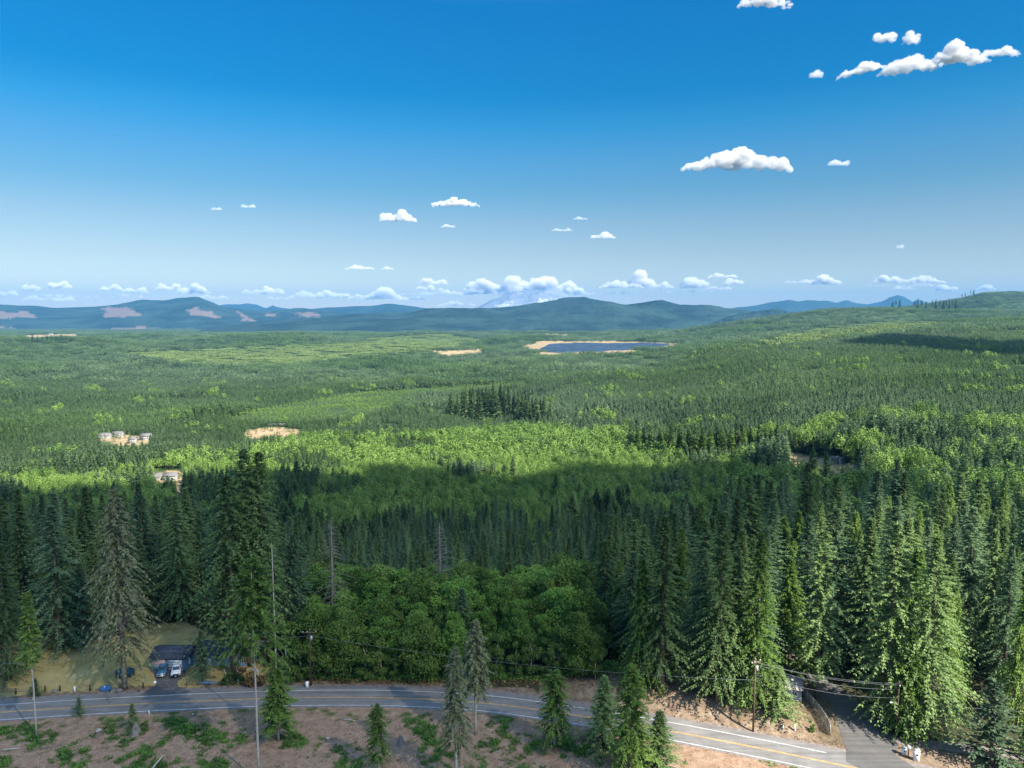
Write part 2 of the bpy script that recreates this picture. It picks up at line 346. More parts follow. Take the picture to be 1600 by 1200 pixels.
# ------------------------------------------------------------ roads
def strip(name, line, a, b, z, mat, taper=None):
    line = np.asarray(line); tg = np.gradient(line, axis=0); tg /= np.linalg.norm(tg, axis=1, keepdims=True)
    nn = np.stack([-tg[:, 1], tg[:, 0]], 1)
    A = line + nn * np.asarray(a).reshape(-1, 1); B = line + nn * np.asarray(b).reshape(-1, 1)
    v = []
    for Q in (A, B): v.append(np.concatenate([Q, (z * np.ones(len(Q)))[:, None]], 1))
    k = len(line); mb = MB(); mb.quads(np.concatenate(v), [(i, i + 1, k + i + 1, k + i) for i in range(k - 1)])
    return mb, mat
def asphalt(name, base, tint=(1.05, 1.0, .94)):
    m, n, l, p = nmat(name); ge = n.new("ShaderNodeNewGeometry"); pos = ge.outputs["Position"]
    n1 = noise(n, l, .25, 6, .7, vec=pos); n2 = noise(n, l, 6, 3, vec=pos)
    mp = n.new("ShaderNodeMapping"); mp.inputs["Scale"].default_value = (.03, .9, 1); l.new(pos, mp.inputs[0]); n3 = noise(n, l, 1.0, 4, vec=mp.outputs[0])
    r1 = ramp(n, [(.3, tuple(base * .8 * t for t in tint)), (.7, tuple(base * 1.2 * t for t in tint))]); l.new(n1.outputs[0], r1.inputs[0])
    r2 = ramp(n, [(.35, (.82,) * 3), (.6, (1.1,) * 3)]); l.new(n3.outputs[0], r2.inputs[0])
    mu = n.new("ShaderNodeMix"); mu.data_type = 'RGBA'; mu.blend_type = 'MULTIPLY'; mu.inputs[0].default_value = 1; l.new(r1.outputs[0], mu.inputs[6]); l.new(r2.outputs[0], mu.inputs[7])
    l.new(mu.outputs[2], p.inputs["Base Color"]); p.inputs["Roughness"].default_value = .85; p.inputs["Specular IOR Level"].default_value = .3
    bu = n.new("ShaderNodeBump"); bu.inputs["Strength"].default_value = .2; l.new(n2.outputs[0], bu.inputs["Height"]); l.new(bu.outputs[0], p.inputs["Normal"]); return m
M['asphalt'] = asphalt("asphalt", .17); M['asphalt2'] = asphalt("dark_asphalt", .10); M['gravel'] = plain("gravel", (.20, .17, .155), .95, .1, .3, 1.2, bump=.3)
M['white'] = plain("white_road_paint", (.50, .50, .49), .7, .3, .3, .8); M['yellow'] = plain("yellow_road_paint", (.50, .30, .10), .7, .3, .3, .8)
for nm, a, b, z, mt in (("road_shoulder", -3.7, 5.4, .02, 'gravel'), ("road", -3.3, 4.5, .026, 'asphalt'), ("road_edge_line", 2.86, 3.06, .032, 'white'),
                        ("road_edge_line", -3.02, -2.84, .032, 'white'), ("road_centre_line", .05, .21, .032, 'yellow'), ("road_centre_line", -.19, -.03, .032, 'yellow')):
    L = ROAD
    if nm == "road_edge_line" and a > 0: L = ROAD[ROAD[:, 0] < P0(1298, 1180)[0]]
    mb, _ = strip(nm, L, a, b, z, None); tag(mb.build(nm, M[mt]), kind="structure")
def flat_poly(name, pts, z, mat, px=True):
    q = [P0(*p_) for p_ in pts] if px else pts
    q = np.array(q); ar = sum(q[i][0] * q[(i + 1) % len(q)][1] - q[(i + 1) % len(q)][0] * q[i][1] for i in range(len(q)))
    if ar < 0: q = q[::-1]
    mb = MB(); mb.poly([(a, b, z) for a, b in q], [list(range(len(q)))]); return tag(mb.build(name, mat), kind="structure")
SIDE = [(1322, 1190), (1322, 1172), (1312, 1140), (1307, 1118), (1298, 1100), (1284, 1085), (1264, 1069), (1245, 1058), (1262, 1052), (1292, 1062), (1318, 1078), (1342, 1097), (1368, 1122), (1392, 1146), (1402, 1162), (1400, 1180), (1430, 1200), (1360, 1210)]
flat_poly("side_road", SIDE, .038, M['asphalt2'])
flat_poly("gravel_drive", [(1392, 1150), (1440, 1156), (1520, 1162), (1620, 1176), (1620, 1196), (1540, 1184), (1470, 1172), (1412, 1166), (1398, 1160)], .044, M['gravel'])
flat_poly("driveway", [(214, 1087), (232, 1080), (243, 1070), (244, 1056), (234, 1048), (262, 1047), (292, 1047), (289, 1056), (277, 1066), (278, 1073), (300, 1081), (262, 1086)], .038, M['asphalt2'])

# ------------------------------------------------------------ distant hills (real relief at real distances)
M['farwood'] = None
def hillmat(name, c1, c2, bare, barescale, thr):
    m, n, l, p = nmat(name); ge = n.new("ShaderNodeNewGeometry"); pos = ge.outputs["Position"]
    a = noise(n, l, .0022, 8, .68, vec=pos); r = ramp(n, [(.40, c1), (.60, c2)]); l.new(a.outputs[0], r.inputs[0])
    c = mixc(n, l, attr(n, "bare").outputs["Fac"], r.outputs[0], bare)
    l.new(c, p.inputs["Base Color"]); p.inputs["Roughness"].default_value = .95; p.inputs["Specular IOR Level"].default_value = .05
    d = noise(n, l, .012, 6, .7, vec=pos); b = n.new("ShaderNodeBump"); b.inputs["Strength"].default_value = .8; b.inputs["Distance"].default_value = 40; l.new(d.outputs[0], b.inputs["Height"]); l.new(b.outputs[0], p.inputs["Normal"])
    return m
def ridge(name, prof, Y, depth, mat, back=None, amp=.06, bare=None, seed=0, zbase=-100, px0=None, px1=None):
    pp = np.array(prof, float); x0 = (px0 if px0 is not None else pp[0, 0]); x1 = (px1 if px1 is not None else pp[-1, 0])
    nc, nrow = 420, 70
    cols = np.linspace(x0, x1, nc); crest = np.interp(cols, pp[:, 0], pp[:, 1])
    ker = np.hanning(9); ker /= ker.sum(); crest = np.convolve(np.pad(crest, 4, 'edge'), ker, 'valid')
    u = (cols - 800) / F / cp_
    zc = CAMZ + Y * np.tan(np.arctan((600 - crest) / F) - PITCH)
    s = np.linspace(-1, 1, nrow)   # -1 front foot, 0 crest, 1 back foot
    back = back or depth * .8
    yy = Y + np.where(s < 0, s * depth, s * back)
    Yg, Ug = np.meshgrid(yy, u, indexing='ij'); Sg = np.repeat(s[:, None], nc, 1)
    X = Ug * Yg if False else Ug * Y + (Yg - Y) * Ug
    prof_s = np.cos(np.abs(Sg) ** 1.15 * math.pi / 2) ** .9
    amp_z = (zc[None] - zbase)
    Z = zbase + amp_z * prof_s
    gul = fbm(X, Yg * .5, depth * .55, seed, 5)
    Z = Z + gul * amp * amp_z * np.minimum(1, np.abs(Sg) * 5) * (1 - np.abs(Sg)) * 3.2 + fbm(X, Yg, depth * .12, seed + 3, 3) * amp * .12 * amp_z
    mb = MB(); mb.quads(np.stack([X, Yg, Z], -1).reshape(-1, 3), grid_quads(nrow, nc))
    o = mb.build(name, mat, smooth=True)
    px, py = proj(X, Yg, Z); bv = np.zeros_like(X)
    for q in (bare or []): bv = np.maximum(bv, pip(px + 7 * fbm(X, Yg, depth * .06, 8, 4), py + 2.2 * fbm(X, Yg, depth * .07, 15, 3), q) & (Sg < 0))
    at = o.data.attributes.new("bare", 'FLOAT', 'POINT'); at.data.foreach_set("value", bv.astype(np.float32).ravel())
    return tag(o, kind="structure")
hm = hillmat("wooded_hills", (.012, .028, .030), (.030, .058, .052), (.15, .115, .10), .001, .6)
hm2 = hillmat("far_wooded_hills", (.012, .03, .03), (.025, .045, .04), (.2, .16, .15), .001, .6)
snow = hillmat("mountain_rock", (.16, .17, .20), (.24, .25, .28), (.46, .47, .50), .001, .6)
R2 = [(120, 535), (230, 525), (320, 513), (400, 503), (500, 496), (600, 489), (700, 485), (760, 482), (820, 477), (865, 473.5), (885, 472.5), (905, 474.5), (925, 477), (952, 473), (972, 476), (1012, 472), (1030, 474), (1060, 479), (1110, 482), (1160, 486), (1210, 488), (1300, 500), (1500, 530)]
ridge("hills", R2, 8000, 2600, hm, seed=2, amp=.09, zbase=-95, bare=[[(605, 521), (640, 519), (665, 520), (665, 523), (610, 524)], [(690, 519), (720, 520), (718, 523), (690, 522)]])
R1 = [(-500, 500), (-200, 486), (0, 478), (60, 478), (95, 481), (150, 479), (200, 475), (270, 474), (295, 469), (316, 467), (335, 472), (355, 480), (400, 485), (440, 485), (480, 484), (540, 489), (640, 496), (760, 505)]
ridge("hills", R1, 12000, 3600, hm, seed=9, amp=.07, zbase=-95, bare=[[(-5, 488), (40, 487), (58, 496), (-5, 498)], [(-5, 512), (20, 511), (30, 519), (-5, 520)], [(158, 481), (200, 480), (222, 491), (210, 495), (152, 495), (168, 489)],
    [(290, 487), (302, 480), (325, 486), (346, 498), (320, 494), (298, 489)], [(122, 517), (185, 515), (190, 512), (235, 510), (252, 516), (240, 519), (130, 519)], [(366, 484), (380, 490), (400, 502), (385, 502), (372, 492)], [(412, 488), (432, 490), (425, 495)], [(455, 488), (490, 488), (500, 494), (480, 496)]])
ridge("hills", [(300, 500), (420, 488), (500, 482), (560, 478), (580, 478), (618, 477), (640, 478), (680, 483), (712, 488), (780, 492), (860, 500)], 15000, 2500, hm2, seed=14, amp=.05, bare=[[(564, 490), (580, 491), (578, 494), (566, 493)], [(586, 491), (600, 490), (598, 494)]])
ridge("hills", [(980, 484), (1050, 479), (1130, 483), (1165, 480), (1200, 472), (1226, 469), (1244, 471), (1262, 470), (1288, 471), (1310, 475), (1332, 476), (1360, 482), (1420, 490), (1600, 500)], 16000, 2500, hm2, seed=21, amp=.05)
ridge("hills", [(1240, 486), (1290, 476), (1317, 469), (1332, 474), (1350, 476), (1372, 471), (1384, 466), (1396, 462.5), (1406, 466), (1420, 474), (1426, 469), (1450, 474), (1500, 480), (1600, 490)], 17500, 2500, hm2, seed=25, amp=.04)
ridge("hills", [(240, 490), (330, 480), (360, 475), (395, 476), (420, 482), (430, 477), (436, 480), (470, 484), (560, 492)], 19000, 2200, hm2, seed=30, amp=.05)
ridge("mountain", [(560, 505), (680, 493), (730, 486), (750, 478), (770, 468), (800, 458), (830, 452), (860, 454), (885, 463), (905, 471), (925, 478), (960, 486), (1060, 505)], 22500, 4000, snow, seed=33, amp=.06,
      bare=[[(772, 479), (790, 472), (806, 471), (798, 476), (784, 480)], [(840, 466), (856, 468), (852, 475), (842, 473)], [(864, 466), (876, 466), (880, 472), (868, 470)]])
ridge("hills", [(1060, 520), (1100, 508), (1140, 494), (1175, 487), (1200, 485), (1230, 487), (1270, 494), (1330, 505)], 6000, 900, hm, seed=5, amp=.06)

# ------------------------------------------------------------ tree makers (prototype meshes, shared by copies)
def unit(v): return v / (np.linalg.norm(v, axis=-1, keepdims=True) + 1e-9)
def conifer(seed, Hh=30., Rr=4.2, base=.1, nb=230, K=7, droop=.35, cl=1.0, power=.8, rise=.25, gaps=.12, wood='bark', leaf='fir', dead=.0, bare=.0, thin=1.0, tops=None, width=.32, trunk_r=.38, lean=0., fat=1.5):
    r = np.random.default_rng(seed); tr = MB(); cr = MB(); Rr = Rr * fat; width = width * 1.3
    zs = np.linspace(0, 1, 9); wob = np.cumsum(r.normal(0, .05, (9, 2)), 0) * .6
    tp = np.stack([wob[:, 0] + lean * zs * Hh, wob[:, 1], zs * Hh * .985], 1)
    tr.tube(tp, trunk_r * (1 - zs) ** .75 + .04, 7)
    def trunk_at(z): return np.array([np.interp(z, tp[:, 2], tp[:, 0]), np.interp(z, tp[:, 2], tp[:, 1]), z])
    B, Dv, N, Ln, Wd, T = [], [], [], [], [], []
    for i in range(nb):
        t = ((i + r.uniform()) / nb) ** 1.0
        if r.uniform() < gaps: continue
        prof = (1 - t) ** power * min(1., .55 + t * 4) 
        L = max(.35, Rr * prof * r.uniform(.72, 1.12) * (1 + .16 * math.sin(t * 23 + seed)))
        az = i * 2.39996 + r.normal(0, .35); z0 = Hh * (base + (1 - base) * t)
        o = np.array([math.cos(az), math.sin(az), 0]); sd = np.array([-o[1], o[0], 0])
        ri = rise * (.3 + 1.5 * t) ; dr = droop * (1.25 - .7 * t) * r.uniform(.7, 1.3)
        ss = np.linspace(.12 if t > .25 else .3, 1, K); ss = ss * (1 if r.uniform() > bare else 1)
        c0 = trunk_at(z0)
        pth = lambda s_: c0 + o * (L * s_) + np.array([0, 0, 1.]) * (L * (ri * s_ - dr * s_ * s_))
        if dead > 0 or t < .25 or nb < 120:
            q = np.array([pth(s_) for s_ in (0, .35, .7, 1.)]); tr.tube(q, [.055 + L * .006, .045, .03, .012], 3, cap=False)
        if r.uniform() < dead: continue
        for s_ in ss:
            c = pth(s_); dz = ri - 2 * dr * s_
            fw = o + np.array([0, 0, dz])
            l_ = cl * (.42 + .30 * L / Rr) * (1.35 - .75 * s_) * r.uniform(.75, 1.25)
            for sg in (-1, 1):
                if r.uniform() > thin: continue
                dd = fw * r.uniform(.45, .9) + sd * sg * r.uniform(.6, 1.0) + np.array([0, 0, -.28 * r.uniform(.2, 1.5)])
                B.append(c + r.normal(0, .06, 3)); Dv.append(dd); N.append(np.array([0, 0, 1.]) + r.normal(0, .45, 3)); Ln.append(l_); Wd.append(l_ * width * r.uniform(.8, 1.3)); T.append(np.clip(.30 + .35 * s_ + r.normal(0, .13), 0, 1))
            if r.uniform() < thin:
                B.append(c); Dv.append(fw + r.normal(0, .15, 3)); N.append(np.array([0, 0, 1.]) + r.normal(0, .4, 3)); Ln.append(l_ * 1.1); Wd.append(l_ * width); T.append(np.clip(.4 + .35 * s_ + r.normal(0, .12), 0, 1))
    # leader
    for k in range(8):
        B.append(trunk_at(Hh * (.955 + .006 * k))); a = k * 2.4; Dv.append(np.array([math.cos(a) * .5, math.sin(a) * .5, .8])); N.append(np.array([math.cos(a), math.sin(a), .2])); Ln.append(.7); Wd.append(.2); T.append(.6)
    if dead < .9: cr.kites(np.array(B), np.array(Dv), np.array(N), np.array(Ln), np.array(Wd), np.array(T))
    else: cr = None
    return tr.mesh("trunk", M[wood]), (cr.mesh("crown", M[leaf]) if cr else None), Hh
def broadleaf(seed, Hh=18., Rr=4.5, n=5200, leaf='leaf', cl=.62, lobes=22, base=.28, wood='palebark', low=False, crownz=None):
    r = np.random.default_rng(seed); tr = MB(); cr = MB()
    cz = Hh * (base + (1 - base) * .5); hz = Hh * (1 - base) * .5
    zs = np.linspace(0, 1, 6); tp = np.stack([np.cumsum(r.normal(0, .12, 6)), np.cumsum(r.normal(0, .12, 6)), zs * Hh * .78], 1)
    tr.tube(tp, .22 * (1 - zs) + .05, 6)
    C = []
    for i in range(lobes):
        th = i * 2.4 + r.normal(0, .3); h = (i + .5) / lobes; rad = math.sqrt(max(.02, 1 - (2 * h - 1) ** 2)) if h < .5 else math.sqrt(max(.02, 1 - ((2 * h - 1)) ** 2.0))
        rr = Rr * rad * r.uniform(.25, .88)
        C.append((math.cos(th) * rr, math.sin(th) * rr, cz + (2 * h - 1) * hz * .82 + r.normal(0, .9), Rr * r.uniform(.20, .42) * (1.1 - .35 * h)))
    C = np.array(C)
    for c in C[:: max(1, lobes // 8)]:
        z0 = min(c[2] * .75, Hh * .7); b0 = np.array([np.interp(z0, tp[:, 2], tp[:, 0]), np.interp(z0, tp[:, 2], tp[:, 1]), z0])
        tr.tube([b0, b0 * .5 + c[:3] * .5 + (0, 0, .3), c[:3]], [.09, .06, .02], 4, cap=False)
    k = r.integers(0, lobes, n); d = unit(r.normal(0, 1, (n, 3))); d[:, 2] = np.where(r.uniform(size=n) < .6, np.abs(d[:, 2]), d[:, 2]); 
    rad = C[k, 3:4] * r.uniform(.72, 1.08, (n, 1)) 
    pos_ = C[k, :3] + d * rad * np.array([1, 1, .82])
    dirv = unit(r.normal(0, 1, (n, 3)) + d * .5 + np.array([0, 0, -.2])); nrm = unit(d + r.normal(0, .55, (n, 3)))
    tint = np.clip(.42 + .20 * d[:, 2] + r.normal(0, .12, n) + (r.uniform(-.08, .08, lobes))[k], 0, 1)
    cr.kites(pos_, dirv, nrm, cl * r.uniform(.7, 1.3, n), cl * .75, tint)
    return tr.mesh("trunk", M[wood]), cr.mesh("crown", M[leaf]), Hh
PR = {}
PR['fir'] = [conifer(s, 30, rr, b, 350, 10, dr, .95, pw, leaf=lf) for s, rr, b, dr, pw, lf in ((1, 4.6, .08, .35, .8, 'fir'), (2, 3.9, .12, .3, .75, 'firblue'), (3, 5.0, .06, .42, .85, 'fir'), (4, 4.3, .1, .25, .7, 'firblue'), (5, 3.5, .14, .38, .8, 'fir'), (6, 4.8, .04, .3, .72, 'firblue'))]
PR['cedar'] = [conifer(11, 26, 4.0, .04, 360, 10, .62, 1.0, .8, rise=.1, leaf='cedar'), conifer(12, 24, 3.4, .06, 340, 10, .7, .95, .75, rise=.1, leaf='cedar')]
M['leaf2'] = foliage("olive_broadleaf_foliage", (.045, .095, .016), (.10, .17, .03), (.19, .28, .055), .4, .02, .3)
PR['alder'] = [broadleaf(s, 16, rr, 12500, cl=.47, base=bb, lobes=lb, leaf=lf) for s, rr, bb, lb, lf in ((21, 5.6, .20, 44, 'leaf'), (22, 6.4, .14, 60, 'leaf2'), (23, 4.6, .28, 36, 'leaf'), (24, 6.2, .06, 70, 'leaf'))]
PR['snag'] = [conifer(31, 26, 4.0, .3, 120, 4, .35, 1, .7, dead=1., wood='deadwood', rise=.0), conifer(32, 24, 3.4, .25, 110, 4, .2, 1, .7, dead=1., wood='deadwood', rise=.1)]
PR['lichen'] = [conifer(33, 34, 4.2, .2, 300, 9, .75, 1.35, .6, thin=.85, gaps=.1, leaf='firgrey', wood='deadwood', rise=.05, dead=.06, width=.24)]
PR['small'] = [conifer(41, 8, 2.0, .04, 110, 5, .1, .75, .85, rise=.35, leaf='firblue', gaps=.03, trunk_r=.12), conifer(42, 8, 1.7, .06, 100, 5, .1, .75, .8, rise=.3, leaf='fir', gaps=.05, trunk_r=.12)]
PR['maple'] = [broadleaf(51, 12, 4.0, 3600, 'shrub', .55, 16, .1)]
PR['bush'] = [broadleaf(52, 3.2, 1.9, 1400, 'shrub', .32, 10, .02), broadleaf(53, 2.4, 1.5, 1000, 'brown', .3, 9, .02)]

def place(protos, x, y, h, name, label=None, cat="tree", group=None, idx=None, wide=1., z=None, rz=None):
    tr, cr, h0 = protos[(idx if idx is not None else random.randrange(len(protos))) % len(protos)]
    z = Hs(x, y) if z is None else z
    e = empty(name, (x, y, z - .15), random.uniform(0, 6.28) if rz is None else rz); s = h / h0; e.scale = (s * wide, s * wide, s)
    linked("trunk", tr, e)
    if cr: linked("crown", cr, e)
    tag(e, label, cat, group); return e
#@@PART2
def hero(pxb, pyb, pyt, protos, label, name="conifer_tree", idx=0, wide=1., cat="tree", group=None, rz=None):
    x, y = P0(pxb, pyb)
    for _ in range(6): x, y = P0(pxb, pyb, Hs(x, y))
    return place(protos, x, y, ztop(pyt, y) - Hs(x, y), name, label, cat, group, idx, wide, None, rz)
# one-off trees of the cleared ground and the roadside
W = {}
def poletree(seed):
    a = conifer(seed, 42, 2.4, .08, 170, 7, .6, 1.5, .12, gaps=.05, leaf='cedar', wood='palebark', trunk_r=.20)
    # the live skirt reaches only the lowest 40 per cent of the dead pole
    cr = a[1]; co = np.zeros(len(cr.vertices) * 3, np.float32); cr.vertices.foreach_get("co", co); co = co.reshape(-1, 3)
    z = co[:, 2]; t = (z - 3) / 39; co[:, 2] = 3 + t * 15; f = 1.15 * np.sqrt(np.clip(1.1 - t, .05, 1)); co[:, 0] *= f; co[:, 1] *= f
    cr.vertices.foreach_set("co", co.ravel()); cr.update(); return a
W['whip1'] = [conifer(61, 26, 1.9, .52, 130, 7, .4, 1.1, .5, fat=1., gaps=.08, leaf='cedar', wood='palebark', trunk_r=.15, thin=.9)]
W['whip2'] = [conifer(62, 38, 4.0, .60, 150, 8, .5, 1.6, .45, gaps=.12, leaf='cedar', wood='palebark', trunk_r=.17, thin=.75)]
W['pole'] = [poletree(63)]
W['rag1'] = [conifer(64, 24, 3.4, .30, 150, 9, .8, 1.2, .5, fat=1.1, gaps=.12, leaf='firgrey', wood='palebark', trunk_r=.26, thin=.9, dead=.05, width=.26)]
W['rag2'] = [conifer(65, 22, 3.2, .38, 170, 9, .6, 1.2, .5, fat=1.1, gaps=.06, leaf='firgrey', wood='palebark', trunk_r=.24, thin=1, width=.3)]
W['rag3'] = [conifer(66, 16, 2.5, .22, 220, 9, .6, 1.0, .3, gaps=.12, thin=.75, leaf='cedar', wood='palebark', trunk_r=.22)]
W['hem'] = [conifer(67, 22, 3.2, .02, 260, 10, .55, 1.1, .6, gaps=.14, leaf='cedar', wood='deadwood', trunk_r=.26, thin=.75, rise=.3)]
W['dense'] = [conifer(68, 14, 3.0, .02, 190, 6, .35, 1., .8, gaps=.03, leaf='fir', trunk_r=.2)]
W['lit'] = [conifer(69, 36, 3.6, .18, 270, 7, .4, 1.25, .5, gaps=.1, leaf='fir', wood='bark', trunk_r=.36)]
W['fish'] = [conifer(70, 38, 4.2, .06, 330, 9, .3, 1.5, .7, gaps=.06, leaf='cedar', wood='palebark', trunk_r=.3, thin=.9, width=.26, rise=.1)]
W['giant'] = [conifer(71, 46, 7.8, .20, 330, 8, .5, 1.7, .62, gaps=.12, leaf='fir', trunk_r=.75), conifer(72, 46, 6.4, .2, 310, 8, .5, 1.6, .62, gaps=.14, leaf='fir', trunk_r=.6)]
hero(57, 1151, 925, W['whip1'], "tall thin fir with a long bare pale trunk, in front of the lawn")
hero(405, 1222, 872, W['whip2'], "tallest thin fir with a pale bare trunk running from the bottom edge of the clearing")
hero(435, 1158, 842, W['pole'], "thin dead-topped cedar with a bushy lower half beside the road", "cedar_tree", wide=1.0)
hero(713, 1222, 1012, W['rag1'], "ragged drooping grey-green fir with a bare pale stem in front of the road")
hero(743, 1148, 970, W['rag2'], "ragged olive fir with a straight grey stem at the edge of the road")
hero(866, 1166, 1049, W['rag3'], "short bushy olive cedar with a forked top before the road", "cedar_tree", wide=1.15)
hero(942, 1166, 1058, W['dense'], "dark dense fir behind the drooping hemlock at the roadside", wide=1.35)
hero(984, 1218, 1038, W['hem'], "broad drooping hemlock with bare upward branches by the road", "hemlock_tree", wide=1.3)
hero(1028, 1206, 1112, W['dense'], "dense young green fir at the bottom edge right of the hemlock", wide=1.5)
hero(590, 1206, 1102, W['rag3'], "shaggy short green fir in the clearing beside a pale stump", wide=.95)
hero(1550, 1195, 1066, PR['small'], "sunlit young fir with wide open branches by the gravel drive", idx=0, wide=1.25)
hero(1600, 1210, 1120, PR['small'], "young fir cut by the right edge beside the gravel drive", idx=1, wide=1.1)
hero(208, 1144, 1100, PR['small'], "small fir behind the pointed stump in the clearing", idx=1, wide=1.2)
hero(124, 1118, 1089, PR['small'], "tiny fir standing at the near edge of the road", idx=0, wide=1.25)
hero(56, 1087, 1060, PR['small'], "rounded small fir in the fence line before the lawn", idx=1, wide=1.5)
hero(1000, 1165, 1135, PR['small'], "low dark fir sapling under the drooping hemlock", idx=1, wide=1.2)
hero(850, 1178, 1150, PR['small'], "low blue fir sapling under the forked cedar", idx=0, wide=1.2)
hero(195, 1077, 762, PR['lichen'], "tall grey-green lichen-hung fir standing alone on the lawn", wide=1.05)
hero(367, 1055, 742, W['giant'], "giant dark fir with a bare trunk beside the blue house", idx=0)
hero(392, 1040, 702, W['giant'], "giant fir with the left one of the two highest tops", idx=1)
hero(416, 1036, 706, W['giant'], "giant fir with the right one of the two highest tops", idx=1, wide=.85)
hero(1275, 1091, 828, W['lit'], "sunlit fir with a bare lower trunk between the cottage and the side road", wide=1.1)
hero(1121, 1096, 800, PR['fir'], "tall fir with a thick bare lower trunk above the brown bank", idx=0, wide=1.0)
hero(1033, 1080, 806, PR['fir'], "tall green fir with a grey trunk at the left end of the brown bank", idx=4, wide=1.1)
hero(1180, 1104, 832, W['fish'], "fir with a pale stem and thin fishbone branches behind the roadside power pole", wide=1.0)
hero(521, 1010, 808, PR['snag'], "bare silver-grey dead fir rising behind the alders", "dead_tree", 0)
hero(688, 985, 815, PR['snag'], "brown-grey dead fir with broad bare limbs behind the alders", "dead_tree", 1, 1.3)
hero(722, 1040, 920, PR['fir'], "single blue-green fir standing among the roadside alders", idx=3, wide=1.35)
hero(665, 1050, 965, PR['fir'], "small dark fir near the road among the alders", idx=1, wide=1.2)
hero(1215, 1124, 1040, W['dense'], "dark low fir in front of the white cottage", wide=1.7)
hero(1160, 1112, 1010, PR['cedar'], "bright green cedar beside the roadside power pole", "cedar_tree", 0, 1.1)
hero(1418, 1150, 980, PR['cedar'], "bright green cedar behind the corner power pole", "cedar_tree", 1, 1.2)
hero(1386, 1126, 818, PR['fir'], "tall sunlit fir shading the side road, left of the bright cedar", idx=0, wide=1.1)
hero(1447, 1145, 836, PR['fir'], "tall sunlit fir just right of the bright corner cedar", idx=2, wide=1.1)
hero(14, 1062, 850, PR['fir'], "drooping dark fir at the left edge of the lawn", idx=2, wide=1.1)
hero(95, 1012, 790, PR['fir'], "broad dark fir at the back of the lawn", idx=5, wide=1.3)
hero(130, 1008, 880, PR['fir'], "shorter blue-green fir at the back of the lawn", idx=3, wide=1.4)
hero(316, 1066, 985, PR['fir'], "dark narrow fir in front of the blue house", idx=1, wide=1.2)
hero(930, 1062, 1000, PR['maple'], "bright green maple at the right end of the alders", "maple_tree", 0, .8)
hero(872, 1060, 990, PR['maple'], "round bright maple on the far road verge", "maple_tree", 0, .9)
for px, py, h, i, w, lb in ((355, 1070, 3.0, 0, 1.1, "yellow-green round bush left of the pair before the blue house"), (372, 1069, 3.0, 0, 1.0, "yellow-green round bush right of the pair before the blue house"),
                            (396, 1070, 4.0, 1, 1.2, "rust-red bush beside the blue house"), (470, 1062, 5.0, 0, 1.1, "olive bush at the foot of the roadside power pole"),
                            (448, 1064, 6.0, 0, 1.0, "tall olive bush behind the bushy cedar"), (1180, 1115, 3, 0, 1.2, "green bush behind the power pole on the bank"), (1268, 1146, 1.6, 0, 1, "small green bush beside the chain fence"),
                            (225, 1142, 1.5, 0, 1.6, "leafy shrub beside the pointed stump")):
    x, y = P0(px, py, 0); place(PR['bush'], x, y, h, "bush", lb, "bush", None, i, w)

rm = np.random.default_rng(3)
for j in range(17):
    px = 496 + j * 25.5 + rm.uniform(-6, 6); x, y = P0(px, 1061 + rm.uniform(-3, 1)); place(PR['maple'], x, y, rm.uniform(5, 9.5), "young_maple", f"leafy young maple at the road edge, {'first second third fourth fifth sixth seventh eighth ninth tenth eleventh twelfth thirteenth fourteenth fifteenth sixteenth seventeenth'.split()[j]} from the left under the alders", "tree", "young maples under the alders", 0, rm.uniform(.9, 1.4))
# ---- far-tree prototypes: light meshes, each also standing as a real tree
def conemesh(seed, Hh, Rr, nk, leaf, pw=.85, name="crown"):
    r = np.random.default_rng(seed); mb = MB(); _cone(mb, r, 0, 0, 0, Hh, Rr, nk, pw, 0); return mb.mesh(name, M[leaf])
def _cone(mb, r, x, y, z, Hh, Rr, nk, pw, tofs):
    t = r.uniform(0, 1, nk) ** .85; az = np.arange(nk) * 2.39996 + r.normal(0, .2, nk)
    rad = Rr * (1 - t) ** pw * r.uniform(.75, 1.1, nk) + .1
    o = np.stack([np.cos(az), np.sin(az), np.zeros(nk)], 1)
    base = o * (rad * .12)[:, None] + np.stack([np.full(nk, x), np.full(nk, y), z + Hh * (.04 + .93 * t)], 1)
    d = o + np.array([0, 0, -.15]) + np.stack([np.zeros(nk)] * 2 + [r.normal(0.1, .2, nk) + .5 * t], 1)
    nrm = np.array([0, 0, 1.]) + o * .3 + r.normal(0, .35, (nk, 3))
    mb.kites(base, d, nrm, rad * 1.05 + .25, (rad * .55 + .35) * (40 / nk) ** .35 * 1.25, np.clip(.45 + tofs + r.normal(0, .12, nk), 0, 1))
def _ball(mb, r, x, y, z, Hh, Rr, nk, tofs):
    d = unit(r.normal(0, 1, (nk, 3))); d[:, 2] = np.abs(d[:, 2]) * 1.1 - .25
    c = np.array([x, y, z + Hh * .55]); bump = 1 + .22 * np.sin(d[:, 0] * 5 + tofs * 40) * np.cos(d[:, 1] * 6 + tofs * 30)
    p_ = c + d * np.array([Rr, Rr, Hh * .42]) * (bump * r.uniform(.85, 1.05, nk))[:, None]
    s_ = Rr * 2.6 / math.sqrt(nk) * 1.35
    dirv = unit(np.cross(d, r.normal(0, 1, (nk, 3))) + d * .25)
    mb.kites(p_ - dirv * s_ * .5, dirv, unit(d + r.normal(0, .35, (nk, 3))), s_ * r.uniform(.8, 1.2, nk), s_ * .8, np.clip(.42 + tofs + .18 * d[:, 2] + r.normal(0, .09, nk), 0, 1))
def ballmesh(seed, Hh, Rr, nk, leaf):
    r = np.random.default_rng(seed); mb = MB(); _ball(mb, r, 0, 0, 0, Hh, Rr, nk, 0); return mb.mesh("crown", M[leaf])
